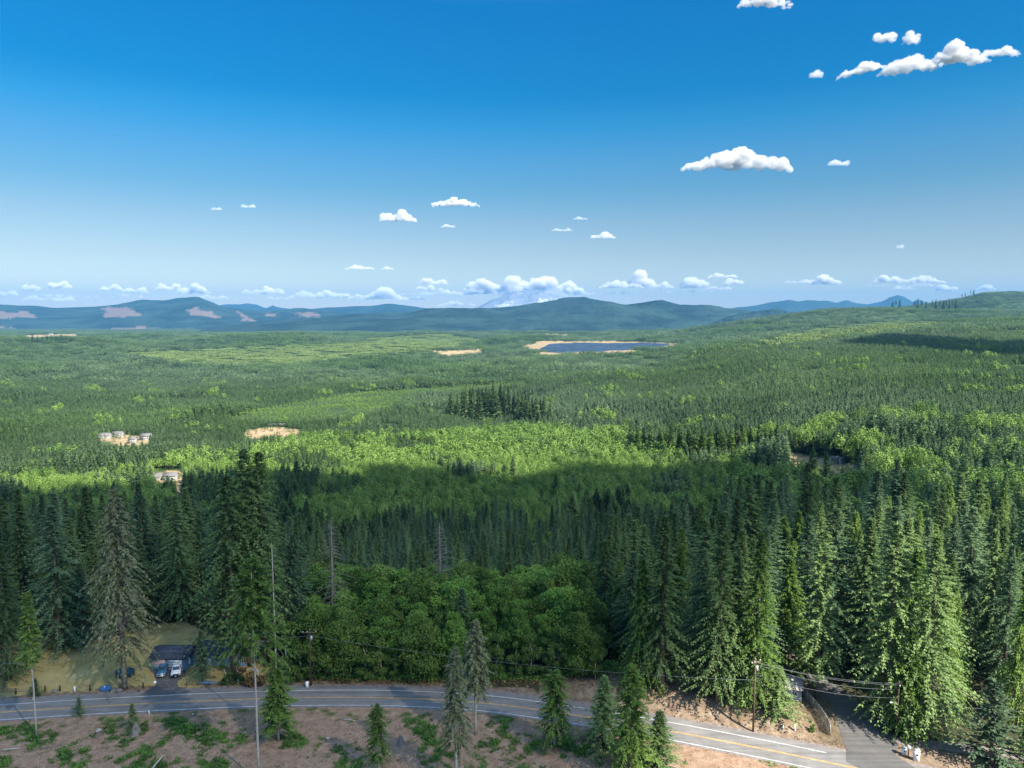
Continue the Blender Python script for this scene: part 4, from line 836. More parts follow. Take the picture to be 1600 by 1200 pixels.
def truck(name, label, px, py, rz, paint, pickup=True, grille='black'):
    x, y = P0(px, py); e = empty(name, (x, y, .05), rz); tag(e, label, "truck" if pickup else "car")
    L, Wd = 5.4, 1.95; b = MB()
    side = [(0, .45), (0, .95), (.12, 1.08), (1.35, 1.16), (L, 1.14), (L, .45), (4.75, .45), (4.6, .75), (3.95, .75), (3.8, .45), (1.45, .45), (1.3, .75), (.65, .75), (.5, .45)]
    if pickup: side[4:5] = [(3.55, 1.16), (L, 1.16)]
    k = len(side); v = [(-Wd / 2, s, z) for s, z in side] + [(Wd / 2, s, z) for s, z in side]
    b.poly(v, [list(range(k)), list(range(k, 2 * k))[::-1]] + [(i, i + k, (i + 1) % k + k, (i + 1) % k) for i in range(k)])
    b.build("body", M[paint], e)
    y0, y1 = 1.3, (3.5 if pickup else 5.2); c = MB(); top = 1.82
    c.poly([(-.86, y0, 1.15), (.86, y0, 1.15), (.86, y1, 1.15), (-.86, y1, 1.15), (-.68, y0 + .75, top), (.68, y0 + .75, top), (.70, y1 - .25, top), (-.70, y1 - .25, top)], [(4, 5, 6, 7), (0, 1, 5, 4), (1, 2, 6, 5), (2, 3, 7, 6), (3, 0, 4, 7)])
    cb = c.build("cab", M[paint], e)
    w = MB(); w.poly([(-.76, y0 + .075, 1.23), (.76, y0 + .075, 1.23), (.63, y0 + .66, 1.76), (-.63, y0 + .66, 1.76)], [(0, 1, 2, 3)]); 
    for i_ in range(len(w.V)): w.V[i_] = w.V[i_] + np.array([0, -.02, .015])
    w.build("windscreen", M['glass'], cb)
    for sg in (-1, 1):
        w = MB(); w.poly([(sg * .86, y0 + .45, 1.22), (sg * .87, y1 - .25, 1.22), (sg * .735, y1 - .38, 1.72), (sg * .72, y0 + .78, 1.72)], [(0, 1, 2, 3)]); w.build("side_window", M['glass'], cb)
        MB().box((sg * 1.08, y0 + .35, 1.22), (.2, .12, .22)).build("mirror", M['black'], e)
        MB().box((sg * .74, -.02, .88), (.36, .06, .2)).build("headlight", M['chrome'], e)
        for yy in (.98, 4.28):
            a = np.arange(16) * math.pi / 8; t = MB()
            vv = [(sg * (.98 - .26 * s_), yy + .37 * math.cos(q), .37 + .37 * math.sin(q)) for s_ in (0, 1) for q in a]
            t.poly(vv, [(i, (i + 1) % 16, (i + 1) % 16 + 16, i + 16) for i in range(16)] + [list(range(16)), list(range(16, 32))[::-1]]); wh = t.build("wheel", M['black'], e)
            t = MB(); t.poly([(sg * .99, yy + .2 * math.cos(q), .37 + .2 * math.sin(q)) for q in a], [list(range(16))]); t.build("rim", M['chrome'], wh)
    MB().box((0, -.03, .82), (1.1, .06, .32)).build("grille", M[grille], e); MB().box((0, -.08, .52), (1.9, .16, .2)).build("bumper", M['black' if grille == 'black' else 'chrome'], e)
    MB().box((0, -.17, .52), (.32, .02, .16)).build("number_plate", M['door'], e)
    if pickup:
        q = MB(); q.box((0, 4.45, 1.17), (1.5, 1.7, .02)); q.build("truck_bed", M['black'], e)
    return e
truck("pickup_truck", "white pickup truck parked before the white garage door", 274.5, 1060, R(20), 'whitepaint')
truck("parked_car", "dark blue off-road car parked before the flag", 251.5, 1060, R(16), 'bluepaint', False, 'chrome')

# white cottage by the side road
cx0, cy0 = P0(1252, 1096); cot = empty("cottage", (cx0, cy0, 0), R(-14)); tag(cot, "small white cottage with a grey roof half hidden by fir trees", "house")
b = MB(); gable_body(b, -8, 0, 0, 5, -.2, 2.6, 3.9); b.build("wall", M['whitewall'], cot)
r_ = MB(); prism_roof(r_, -8, 0, 0, 5, 2.6, 3.9, .4); r_.build("roof", M['greyroof'], cot)
window(cot, -1.4, -.02, 1.6, .9, .9); window(cot, -3.4, -.02, 1.6, .9, .9); window(cot, .02, 2.5, 1.5, 1.0, .9, 'x'); window(cot, -6, -.02, 1.6, 1.2, .9)
MB().box((-2.4, -.12, .62), (4.9, .12, .14)).build("deck_rail", M['trim'], cot)

# distant houses
M['dullroof'] = plain('weathered_grey_roof', (.14, .135, .13), .9, .2, .2, 1); M['dullwall'] = plain('weathered_pale_siding', (.27, .26, .24), .9, .2, .15, 1)
def far_house(px, py, w, d_, h, wall, roof, label, rz=0.):
    x, y = G(px, py); z = Hs(x, y); e = empty("house", (x, y, z), rz); tag(e, label, "house")
    w *= .8; b = MB(); gable_body(b, -w / 2, w / 2, 0, d_, -1, h, h + d_ * .28); b.build("wall", M['dullwall'], e); roof = 'dullroof'
    r_ = MB(); prism_roof(r_, -w / 2, w / 2, 0, d_, h, h + d_ * .28, .5); r_.build("roof", M[roof], e)
    for k in range(3): window(e, -w * .3 + k * w * .3, -.03, h * .55, w * .12, h * .35)
far_house(264, 751, 13, 8, 4, 'whitewall', 'greyroof', "white house with a grey roof beside a dirt track in the left valley wood")
far_house(243, 750, 10, 7, 3, 'bluewall', 'greyroof', "small dark shed left of the white valley house")
far_house(160, 686, 18, 9, 4, 'whitewall', 'greyroof', "long pale house, farthest left in the valley")
far_house(182, 683, 14, 8, 4, 'whitewall', 'greyroof', "shorter pale house beside the long pale one")
far_house(206, 693, 9, 6, 5, 'whitewall', 'door', "small white-roofed shed left of the tan house")
far_house(226, 688, 14, 9, 5, 'whitewall', 'greyroof', "tan house in the cluster below the dark alder row")
far_house(432, 667, 26, 6, 2.5, 'whitewall', 'greyroof', "long low barn on the bare field in the left valley")
far_house(1308, 724, 8, 6, 3, 'whitewall', 'greyroof', "white farm shed in the clearing beyond the right trees")
far_house(1320, 723, 7, 4, 2.6, 'whitewall', 'door', "low white trailer right of the farm shed")
far_house(922, 572, 16, 10, 7, 'whitewall', 'door', "lone white building far off on the wooded plain")
far_house(78, 523, 40, 14, 6, 'whitewall', 'greyroof', "pale building on the low hilltop at the left skyline")
x, y = G(698, 727); 
for k, (dx, dy) in enumerate(((-6, 0), (2, 6), (9, -2))):
    mb = MB(); c = bmesh.new(); bmesh.ops.create_icosphere(c, subdivisions=2, radius=2.2)
    for v_ in c.verts: v_.co *= 1 + .25 * math.sin(v_.co.x * 3 + k) * math.cos(v_.co.y * 2.4); v_.co.z *= .6
    mb.poly([v_.co[:] for v_ in c.verts], [[q.index for q in f.verts] for f in c.faces]); c.free(); o = mb.build("boulder", M['greyroof']); o.location = (x + dx, y + dy, Hs(x + dx, y + dy) + .8); tag(o, f"pale boulder, {ORD[k]} from the left in the alder clearing", "rock", "boulders in the alder clearing")

# solar field
M['solar'] = plain("solar_glass", (.013, .028, .05), .4, .5, .3, .05)
M['solar2'] = plain('solar_glass_pale', (.035, .055, .08), .4, .5, .3, .05)
SOL = [(843, 545), (858, 538), (900, 536), (950, 537), (1000, 536), (1042, 537), (1050, 539), (985, 547), (960, 548), (930, 547), (885, 551), (862, 551)]
ys_, k = [], 0
yv = G(900, 551)[1]; yend = min(G(950, 535.5)[1], yv + 1400)
while yv < yend:
    xs = np.arange(-200, 1200, 4.0); zz = H(xs, np.full(len(xs), yv)); qx, qy = proj(xs, yv, zz + 2); inn = pip(qx, qy, SOL)
    if inn.sum() > 3:
        x0, x1 = xs[inn][0], xs[inn][-1]; xx = np.linspace(x0, x1, 40); z_ = H(xx, np.full(40, yv)) + 1.0; mb = MB(); wdt = 9.
        a = np.stack([xx, np.full(40, yv - wdt / 2), z_], 1); b2 = np.stack([xx, np.full(40, yv + wdt / 2), z_ + 3.2], 1); lo = np.array([0, 0, -.2])
        mb.quads(np.concatenate([a, b2, a + lo, b2 + lo]), [(i, i + 1, 41 + i, 40 + i) for i in range(39)] + [(80 + i, 120 + i, 121 + i, 81 + i) for i in range(39)] + [(i, 80 + i, 81 + i, i + 1) for i in range(39)])
        o = mb.build("solar_panel_row", M['solar' if k % 3 else 'solar2']); k += 1; tag(o, f"dark blue row of solar panels, {ORD[min(k - 1, 48)]} from the front of the far field", "solar panels", "solar panel rows")
    yv += max(14., (yend - G(900, 551)[1]) / 44)
print("solar rows", k)

# ------------------------------------------------------------ poles and wires
def pole(px, py, pyt, label, arm=2.4, transformer=False, rz=0.):
    x, y = P0(px, py); x, y = P0(px, py, Hs(x, y)); z = Hs(x, y); h = ztop(pyt, y) - z; e = empty("utility_pole", (x, y, z), rz); tag(e, label, "power pole")
    MB().tube([(0, 0, -.3), (0, 0, h)], [.19, .12], 10).build("pole", M['darkwood'], e)
    if arm:
        c = MB().box((0, -.16, h - .55), (arm, .12, .14)).build("crossarm", M['wood'], e)
        for dx in (-.46, -.15, .46): MB().tube([(dx * arm, -.16, h - .48), (dx * arm, -.16, h - .22)], [.05, .07], 8).build("insulator", M['trim'], c)
    MB().tube([(0, 0, h), (0, 0, h + .2)], [.06, .04], 6).build("cap", M['metal'], e)
    if transformer: MB().tube([(.36, -.1, h - 2.3), (.36, -.1, h - 1.35)], .24, 12).build("transformer", M['metal'], e)
    return x, y, z, h
pA = pole(486, 1071, 984, "brown power pole with crossarm and grey transformer beside the alders", 3.0, True, R(8))
pB = pole(1177, 1131, 1030, "brown power pole on the bank before the fishbone fir", 2.4, True, R(30))
pC = pole(1400, 1154, 1066, "corner power pole by the side road with several wires", 1.6, False, R(60))
MB0 = MB().tube([(pC[0] - .1, pC[1], pC[3] * .63), (pC[0] - 1.3, pC[1] - .2, pC[3] * .66)], .04, 6); lampo = MB0.build("street_lamp", M['metal']); tag(lampo, "small white lamp on an arm fixed to the corner power pole", "lamp")
hd = MB().box((pC[0] - 1.45, pC[1] - .2, pC[3] * .655), (.5, .25, .16), taper=.6).build("lamp_head", M['trim'], lampo)
M['wire'] = plain("grey_cable", (.22, .24, .25), .6, .3, .05, 2)
def wire(a, b, sag, label, r=.018):
    a = np.array(a, float); b = np.array(b, float); t = np.linspace(0, 1, 24)[:, None]
    p_ = a * (1 - t) + b * t; p_[:, 2:] -= 4 * sag * t * (1 - t); tag(MB().tube(p_, r, 4).build("power_line", M['wire']), label, "wire")
def PZ(px, py, Y):
    d = ray(px, py); t = Y / d[1]; return (d[0] * t, Y, CAMZ + d[2] * t)
topA = (pA[0], pA[1] - .2, pA[3] - 1.2); topB = (pB[0], pB[1] - .2, pB[2] + pB[3] * .72); topC = (pC[0], pC[1], pC[3] - .3)
wire(PZ(-80, 1042, pA[1] - 4), topA, .8, "single cable crossing in front of the blue garage")
wire(topA, topB, 1.6, "long cable from the transformer pole to the pole on the bank")
tb = pB[2] + pB[3]
for k, (dx, dz, dc) in enumerate(((-.5, -.4, 0.), (0., -.5, -.25), (.5, -1.1, -1.1), (0, -3.0, -2.8))):
    wire((pB[0] + dx, pB[1], tb + dz), (pC[0], pC[1], topC[2] + dc), [.9, 1.0, 1.3, 1.2][k], f"{['topmost','second highest','third highest','lowest'][k]} wire between the bank pole and the corner pole", .016)
wire((pC[0], pC[1], topC[2] - 2.9), PZ(1680, 1114, pC[1] + 4), .7, "single wire running right from the corner power pole")

# ------------------------------------------------------------ fences, posts, boxes
def post(px, py, h, mat, label, name="fence_post", w=.16, cat="post", group=None):
    x, y = P0(px, py); x, y = P0(px, py, Hs(x, y)); e = MB(); e.box((0, 0, h / 2 - .1), (w, w, h + .2)); e.box((0, 0, h + .03), (w * .7, w * .7, .06))
    o = e.build(name, M[mat]); o.location = (x, y, Hs(x, y)); tag(o, label, cat, group)
fenceposts = [(-30, 1086), (25, 1085), (71, 1080.5), (94, 1080), (141, 1079.5), (188, 1077.5), (224, 1075)]
for k, (a, b) in enumerate(fenceposts): post(a, b, 1.25 if k else 1.2, 'darkwood', f"dark wooden fence post, {ORD[k]} from the left before the lawn", w=.24, group="posts of the lawn fence")
rl = empty("fence_rails", (*P0(-30, 1086), 0)); tag(rl, "low pinkish rail fence at the left end of the lawn", "fence")
o0 = np.array(P0(-30, 1086)); 
for k in range(3):
    a = np.array(P0(-30, 1084.5)) - o0; b = np.array(P0(52, 1082)) - o0; MB().tube([(*a, .35 + .35 * k), (*b, .35 + .35 * k)], .05, 5).build("rail", M['wood'], rl)
post(117, 1081, 1.2, 'trim', "short white marker post in the lawn fence line", "marker_post", .3)
post(52, 1093.5, .5, 'trim', "tiny white reflector post at the far road edge", "marker_post", .16)
post(233, 1117, 1.0, 'trim', "tan stake at the near road edge", "marker_post", .14)
post(1242, 1137, 1.4, 'trim', "white post in the dry grass left of the chain fence", "marker_post", .25)
post(1224, 1130, 1.0, 'trim', "smaller white post under the low dark fir", "marker_post", .2)
post(480, 1073.5, 1.2, 'trim', "white box at the foot of the transformer pole", "utility_box", .55, "utility box")
post(164, 1079, .9, 'trim', "white upright of the mailbox beside the blue tarp", "marker_post", .25)
# right fence row before the house
rr = empty("fence_rails", (*P0(290, 1071), 0)); tag(rr, "low wooden rail fence before the blue house", "fence"); o0 = np.array(P0(290, 1071))
a = np.array(P0(292, 1071)) - o0; b = np.array(P0(400, 1071)) - o0
for zz in (.35, .8): MB().tube([(*a, zz), (*b, zz)], .06, 5).build("rail", M['wood'], rr)
for k in range(7): q = a + (b - a) * k / 6; MB().box((q[0], q[1] - .12, .5), (.16, .14, 1.2)).build("post", M['wood'], rr)
def blob(name, px, py, size, mat, label, cat, seed=0, flat=1., amp=.2, group=None):
    x, y = P0(px, py); c = bmesh.new(); bmesh.ops.create_icosphere(c, subdivisions=3, radius=1)
    for v_ in c.verts:
        q = v_.co; f = 1 + amp * (math.sin(q.x * 3.1 + seed) * math.cos(q.y * 2.7 + seed * 2) + .5 * math.sin(q.z * 5 + seed + q.x * 4)); v_.co = Vector((q.x * size[0] * f, q.y * size[1] * f, max(q.z * size[2] * f, -.3 * size[2])))
    mb = MB(); mb.poly([v_.co[:] for v_ in c.verts], [[q.index for q in f.verts] for f in c.faces]); c.free(); o = mb.build(name, M[mat], smooth=True); o.location = (x, y, .25 * size[2]); return tag(o, label, cat, group)
blob("tarp_heap", 165, 1078, (1.2, .8, .8), 'tarp', "heap under a blue tarp by the lawn fence", "tarp", 2)
o = blob("lamp_globe", 242, 1067, (.35, .35, .35), 'trim', "white round ball on a post beside the driveway", "ball", 1, amp=0); MB().tube([(0, 0, -.25), (0, 0, -.1)], .06, 6).build("post", M['wood'], o)
blob("white_rock", 183, 1080, (1.3, .5, .5), 'deadwood', "pale split log lying by the lone lawn fir", "log", 3); blob("white_rock", 86, 1081, (.7, .5, .4), 'deadwood', "pale round rock between two dark fence posts", "rock", 5)
blob("white_rock", 350, 1073, (.6, .4, .3), 'deadwood', "small pale rock on the verge before the blue house", "rock", 6)
# round covered trampoline behind the lawn fir
tx_, ty_ = P0(195, 1055); tr_ = empty("trampoline", (tx_, ty_, 0)); tag(tr_, "round dark trampoline on the lawn behind the lone grey-green fir", "trampoline")
a = np.linspace(0, 2 * math.pi, 33); MB().tube([(2.1 * math.cos(q), 1.5 * math.sin(q), .9) for q in a], .14, 6, cap=False).build("rim", M['teal'], tr_)
mb = MB(); mb.poly([(2.0 * math.cos(q), 1.4 * math.sin(q), .88) for q in a[:-1]], [list(range(32))]); mb.build("mat", M['teal'], tr_)
mb = MB(); mb.quads([(2.1 * math.cos(q), 1.5 * math.sin(q), z) for q in a for z in (.15, .9)], [(2 * i, 2 * i + 2, 2 * i + 3, 2 * i + 1) for i in range(32)]); mb.build("skirt", M['teal'], tr_)
for q in a[:-1:5]: MB().tube([(2.1 * math.cos(q), 1.5 * math.sin(q), -.05), (2.1 * math.cos(q), 1.5 * math.sin(q), .85)], .05, 5).build("leg", M['metal'], tr_)
# hammock boat before the house
hx, hy = P0(324, 1068); hm_o = empty("rowing_boat", (hx, hy, .1)); tag(hm_o, "small upturned pale blue boat before the house", "boat")
mb = MB(); U_ = np.linspace(-1, 1, 17); V_ = np.linspace(0, math.pi, 9)
pts_ = [(2.0 * u_, .6 * math.sqrt(max(0, 1 - u_ * u_)) ** .7 * math.cos(v_), .5 * math.sqrt(max(0, 1 - u_ * u_)) ** .6 * math.sin(v_)) for u_ in U_ for v_ in V_]
mb.quads(pts_, grid_quads(17, 9)); mb.build("hull", M['bluewall'], hm_o, True); MB().tube([(-1.9, 0, .1), (0, -.62, .08), (1.9, 0, .1)], .05, 5).build("gunwale", M['trim'], hm_o)
# mailbox cluster on the dry island
def cabinet(px, py, w, h, label):
    x, y = P0(px, py); e = empty("mailbox_unit", (x, y, 0), R(-20)); tag(e, label, "mailbox")
    MB().box((0, 0, h / 2), (w, w * .8, h)).build("cabinet", M['trim'], e); MB().box((0, 0, h + .05), (w * 1.1, w * .9, .1)).build("lid", M['metal'], e); MB().box((w * .1, -w * .42, h * .62), (w * .35, .04, h * .16)).build("slot", M['black'], e)
cabinet(1431.5, 1188, .95, 2.0, "taller white mailbox cabinet on the dry grass island"); cabinet(1412, 1179, .7, 1.3, "shorter white box left on the dry grass island")
x, y = P0(1419, 1183); e = empty("mailbox", (x, y, 0)); tag(e, "rounded white mailbox on a brown post between the two boxes", "mailbox"); MB().box((0, 0, .9), (.14, .14, 1.8)).build("post", M['wood'], e); MB().tube([(0, -.3, 2.0), (0, .3, 2.0)], .24, 10).build("box", M['trim'], e)
x, y = P0(1372, 1119); e = empty("road_sign", (x, y, 0), R(30)); tag(e, "small pale blue sign on a post beside the side road", "sign"); MB().tube([(0, 0, 0), (0, 0, 2.4)], .05, 6).build("post", M['metal'], e); MB().box((0, -.05, 2.2), (.7, .04, .55)).build("panel", M['greywall'], e)
# chain-link fence
fc = [P0(1250, 1082), P0(1258, 1090), P0(1270, 1104), P0(1284, 1122), P0(1296, 1143), P0(1297, 1150)]
fn = empty("chain_link_fence", (*fc[0], 0)); tag(fn, "grey chain-link fence curving between the cottage yard and side road", "fence"); L_ = catmull(fc, 6) - np.array(fc[0])
m, n, l, p = nmat("chain_link"); tc = n.new("ShaderNodeTexCoord"); p.inputs["Base Color"].default_value = (.30, .34, .33, 1); p.inputs["Metallic"].default_value = .3; p.inputs["Roughness"].default_value = .5
w1 = n.new("ShaderNodeTexVoronoi"); w1.inputs["Scale"].default_value = 9; l.new(tc.outputs["Object"], w1.inputs["Vector"]); cmpn = n.new("ShaderNodeMath"); cmpn.operation = 'GREATER_THAN'; l.new(w1.outputs["Distance"], cmpn.inputs[0]); cmpn.inputs[1].default_value = .40; l.new(cmpn.outputs[0], p.inputs["Alpha"])
mb = MB(); k = len(L_); mb.quads(np.concatenate([np.c_[L_, np.full(k, .05)], np.c_[L_, np.full(k, 1.8)]]), [(i, i + 1, k + i + 1, k + i) for i in range(k - 1)]); mb.build("mesh_panel", m, fn)
MB().tube(np.c_[L_, np.full(k, 1.82)], .035, 5).build("top_rail", M['metal'], fn)
for q in L_[::4]: MB().tube([(q[0], q[1], 0), (q[0], q[1], 1.95)], .045, 6).build("post", M['metal'], fn)

M['drygrass'] = foliage('dry_grass_blades', (.10, .075, .035), (.17, .16, .06), (.30, .27, .13), .3, .2, .2)
# ------------------------------------------------------------ stumps, logs, weeds in the clearing
def stump(px, py, r, h, label, split=False, seed=0):
    x, y = P0(px, py); rg = np.random.default_rng(seed); k = 14; mb = MB(); v = []
    for z, f in ((0, 1.5), (.15 * h, 1.15), (.6 * h, .85), (h, .28 if split else .8)):
        for i in range(k): a = i * 2 * math.pi / k; w = f * (1 + .12 * math.sin(a * 4 + seed) * (1.2 - z / h)); v.append((r * w * math.cos(a), r * w * math.sin(a), z + (rg.uniform(-.12, .25) * h if z == h else 0)))
    e = empty("stump", (x, y, -.03)); tag(e, label, "stump")
    mb.poly(v, [(j * k + i, j * k + (i + 1) % k, (j + 1) * k + (i + 1) % k, (j + 1) * k + i) for j in range(3) for i in range(k)]); mb.build("bark", M['deadwood' if split else 'bark'], e)
    mb = MB(); mb.poly(v[3 * k:] + [(0, 0, h)], [(i, (i + 1) % k, k) for i in range(k)]); mb.build("cut_face", M['palebark'], e)
stump(212, 1146, .85, 2.0, "pointed grey stump below the small fir in the clearing", True, 1); stump(154, 1148, .7, .9, "low brown stump with a pale cut left of the pointed stump", False, 2)
stump(626, 1163, .55, 1.7, "pale jagged stump right of the shaggy short fir", True, 3); stump(513, 1157, .5, .5, "low stump in the middle of the clearing", False, 4); stump(302, 1119, .4, .5, "small pale stump near the road left of the bare fir", False, 5)
stump(118, 1160 - 60 + 8, .3, .4, "tiny stump at the near road edge", False, 6)
def log(px, py, L, r, rz, tilt, label, mat='palebark'):
    x, y = P0(px, py); o = MB().tube([(-L / 2, 0, 0), (-L * .1, .06, .05), (L / 2, 0, .02)], [r, r * .8, r * .45], 7).build("log", M[mat]); o.location = (x, y, r * .8 + L / 2 * abs(math.sin(tilt))); o.rotation_euler = (0, tilt, rz); tag(o, label, "log")
log(421, 1131, 3.0, .16, R(75), R(-35), "leaning pale branch at the foot of the bushy cedar"); log(247, 1197, 2.4, .2, R(60), R(-30), "forked pale log at the bottom edge of the clearing"); log(18, 1172, 3.2, .18, R(10), 0, "tan log lying at the left bottom corner"); log(545, 1126, 3.0, .13, R(-10), 0, "thin pale log among weeds near the road")
log(80, 1168, 3.4, .14, R(25), 0, "grey log in the weeds left of the low brown stump", 'deadwood'); log(790, 1190, 2.6, .12, R(-20), 0, "thin grey log between two ragged firs", 'deadwood')
rg = np.random.default_rng(12); N_ = 60000; wx = rg.uniform(-100, 58, N_); wy = rg.uniform(84, 134, N_)
kk = (weed_noise(wx, wy) > .06 + rg.uniform(0, .34, N_)) & (road_d(wx, wy) < -3.9); px_, py_ = proj(wx, wy, 0 * wx); kk &= (py_ < 1230) & (px_ > -30)
wx, wy = wx[kk], wy[kk]; nW = len(wx); mb = MB(); hh = .25 + .35 * np.clip(weed_noise(wx, wy), 0, 1)
for t in range(3):
    a = rg.uniform(0, 6.28, nW); d = np.stack([np.cos(a), np.sin(a), rg.uniform(.2, 1.1, nW)], 1); ba = np.stack([wx + rg.normal(0, .12, nW), wy + rg.normal(0, .12, nW), np.full(nW, .02)], 1)
    mb.kites(ba, d, np.stack([-np.cos(a) * .5, -np.sin(a) * .5, np.ones(nW)], 1), hh * rg.uniform(.9, 1.7, nW), .22, np.clip(.45 + .3 * fbm(wx, wy, 9, 4, 2) + rg.normal(0, .12, nW), 0, 1))
tag(mb.build("weeds", M['fern']), kind="stuff")
# debris, dry stalks over the bank, verge and bare soil
N_ = 22000; wx = rg.uniform(-100, 62, N_); wy = rg.uniform(100, 165, N_); dd_ = road_d(wx, wy); onb = (dd_ > 5.2) & (dd_ < 17) & (wx > 4) | (dd_ > 5.0) & (dd_ < 7.5); kk = onb; wx, wy, dd_ = wx[kk], wy[kk], dd_[kk]; wz = H(wx, wy); nW = len(wx)
mb = MB(); a = rg.uniform(0, 6.28, nW); mb.kites(np.stack([wx, wy, wz + .02], 1), np.stack([np.cos(a), np.sin(a), rg.uniform(0, .9, nW)], 1), np.stack([-np.sin(a), np.cos(a), np.ones(nW)], 1), rg.uniform(.3, .8, nW), .14, np.clip(.5 + .3 * fbm(wx, wy, 6, 9, 2) + rg.normal(0, .2, nW), 0, 1))
tag(mb.build("dry_brush", M['brown']), kind="stuff")
N_ = 9000; wx = rg.uniform(-100, 60, N_); wy = rg.uniform(84, 134, N_); kk = road_d(wx, wy) < -4; wx, wy = wx[kk], wy[kk]; nW = len(wx); mb = MB(); a = rg.uniform(0, 6.28, nW)
mb.kites(np.stack([wx, wy, np.full(nW, .04)], 1), np.stack([np.cos(a), np.sin(a), rg.uniform(0, .35, nW)], 1), np.stack([-np.sin(a) * .3, np.cos(a) * .3, np.ones(nW)], 1), rg.uniform(.15, .9, nW) ** 1.5, .1, rg.uniform(0, 1, nW))
tag(mb.build("wood_debris", M['palebark']), kind="stuff")
# undergrowth at the wood's edge
N_ = 16000; ex = rg.uniform(60, 1000, N_); ey = np.interp(ex, EDGE[:, 0], EDGE[:, 1]) + rg.uniform(-12, 3, N_); P_ = np.array([P0(a_, b_) for a_, b_ in zip(ex[:6000], ey[:6000])]); kk = (ex[:6000] > 455) & (rg.uniform(size=6000) < .6); P_ = P_[kk]; nW = len(P_); mb = MB()
for t in range(4):
    a = rg.uniform(0, 6.28, nW); mb.kites(np.c_[P_ + rg.normal(0, .3, P_.shape), H(P_[:, 0], P_[:, 1]) + rg.uniform(0, .9, nW)], np.stack([np.cos(a), np.sin(a), rg.uniform(-.2, .8, nW)], 1), np.stack([rg.normal(0, .4, nW), rg.normal(0, .4, nW) - .4, np.ones(nW)], 1), rg.uniform(.4, .9, nW), .35, np.clip(rg.normal(.4, .2, nW), 0, 1))
tag(mb.build("undergrowth", M['fern']), kind="stuff")
mb = MB(); Q_ = P_ + rg.normal(0, .8, P_.shape)
for t in range(2):
    a = rg.uniform(0, 6.28, nW); mb.kites(np.c_[Q_ + rg.normal(0, .4, P_.shape) - (0, .9), H(Q_[:, 0], Q_[:, 1] - .9) + rg.uniform(0, .5, nW)], np.stack([np.cos(a), np.sin(a), rg.uniform(-.1, .8, nW)], 1), np.stack([rg.normal(0, .4, nW), rg.normal(0, .4, nW) - .4, np.ones(nW)], 1), rg.uniform(.3, .8, nW), .22, np.clip(rg.normal(.4, .25, nW), 0, 1))
tag(mb.build("bracken", M['brown']), kind="stuff")
N_ = 26000; wx = rg.uniform(-100, 60, N_); wy = rg.uniform(84, 134, N_); kk = (road_d(wx, wy) < -3.6) & (fbm(wx, wy * 1.5, 9, 22, 4) + rg.normal(0, .25, N_) > .05); wx, wy = wx[kk], wy[kk]; nW = len(wx); mb = MB(); a = rg.uniform(0, 6.28, nW)
mb.kites(np.stack([wx, wy, np.full(nW, .02)], 1), np.stack([np.cos(a) * .8, np.sin(a) * .8, rg.uniform(.2, 1.2, nW)], 1), np.stack([-np.sin(a), np.cos(a), np.ones(nW)], 1), rg.uniform(.15, .5, nW), .10, rg.uniform(0, .8, nW))
tag(mb.build("dry_grass", M['drygrass']), kind="stuff")

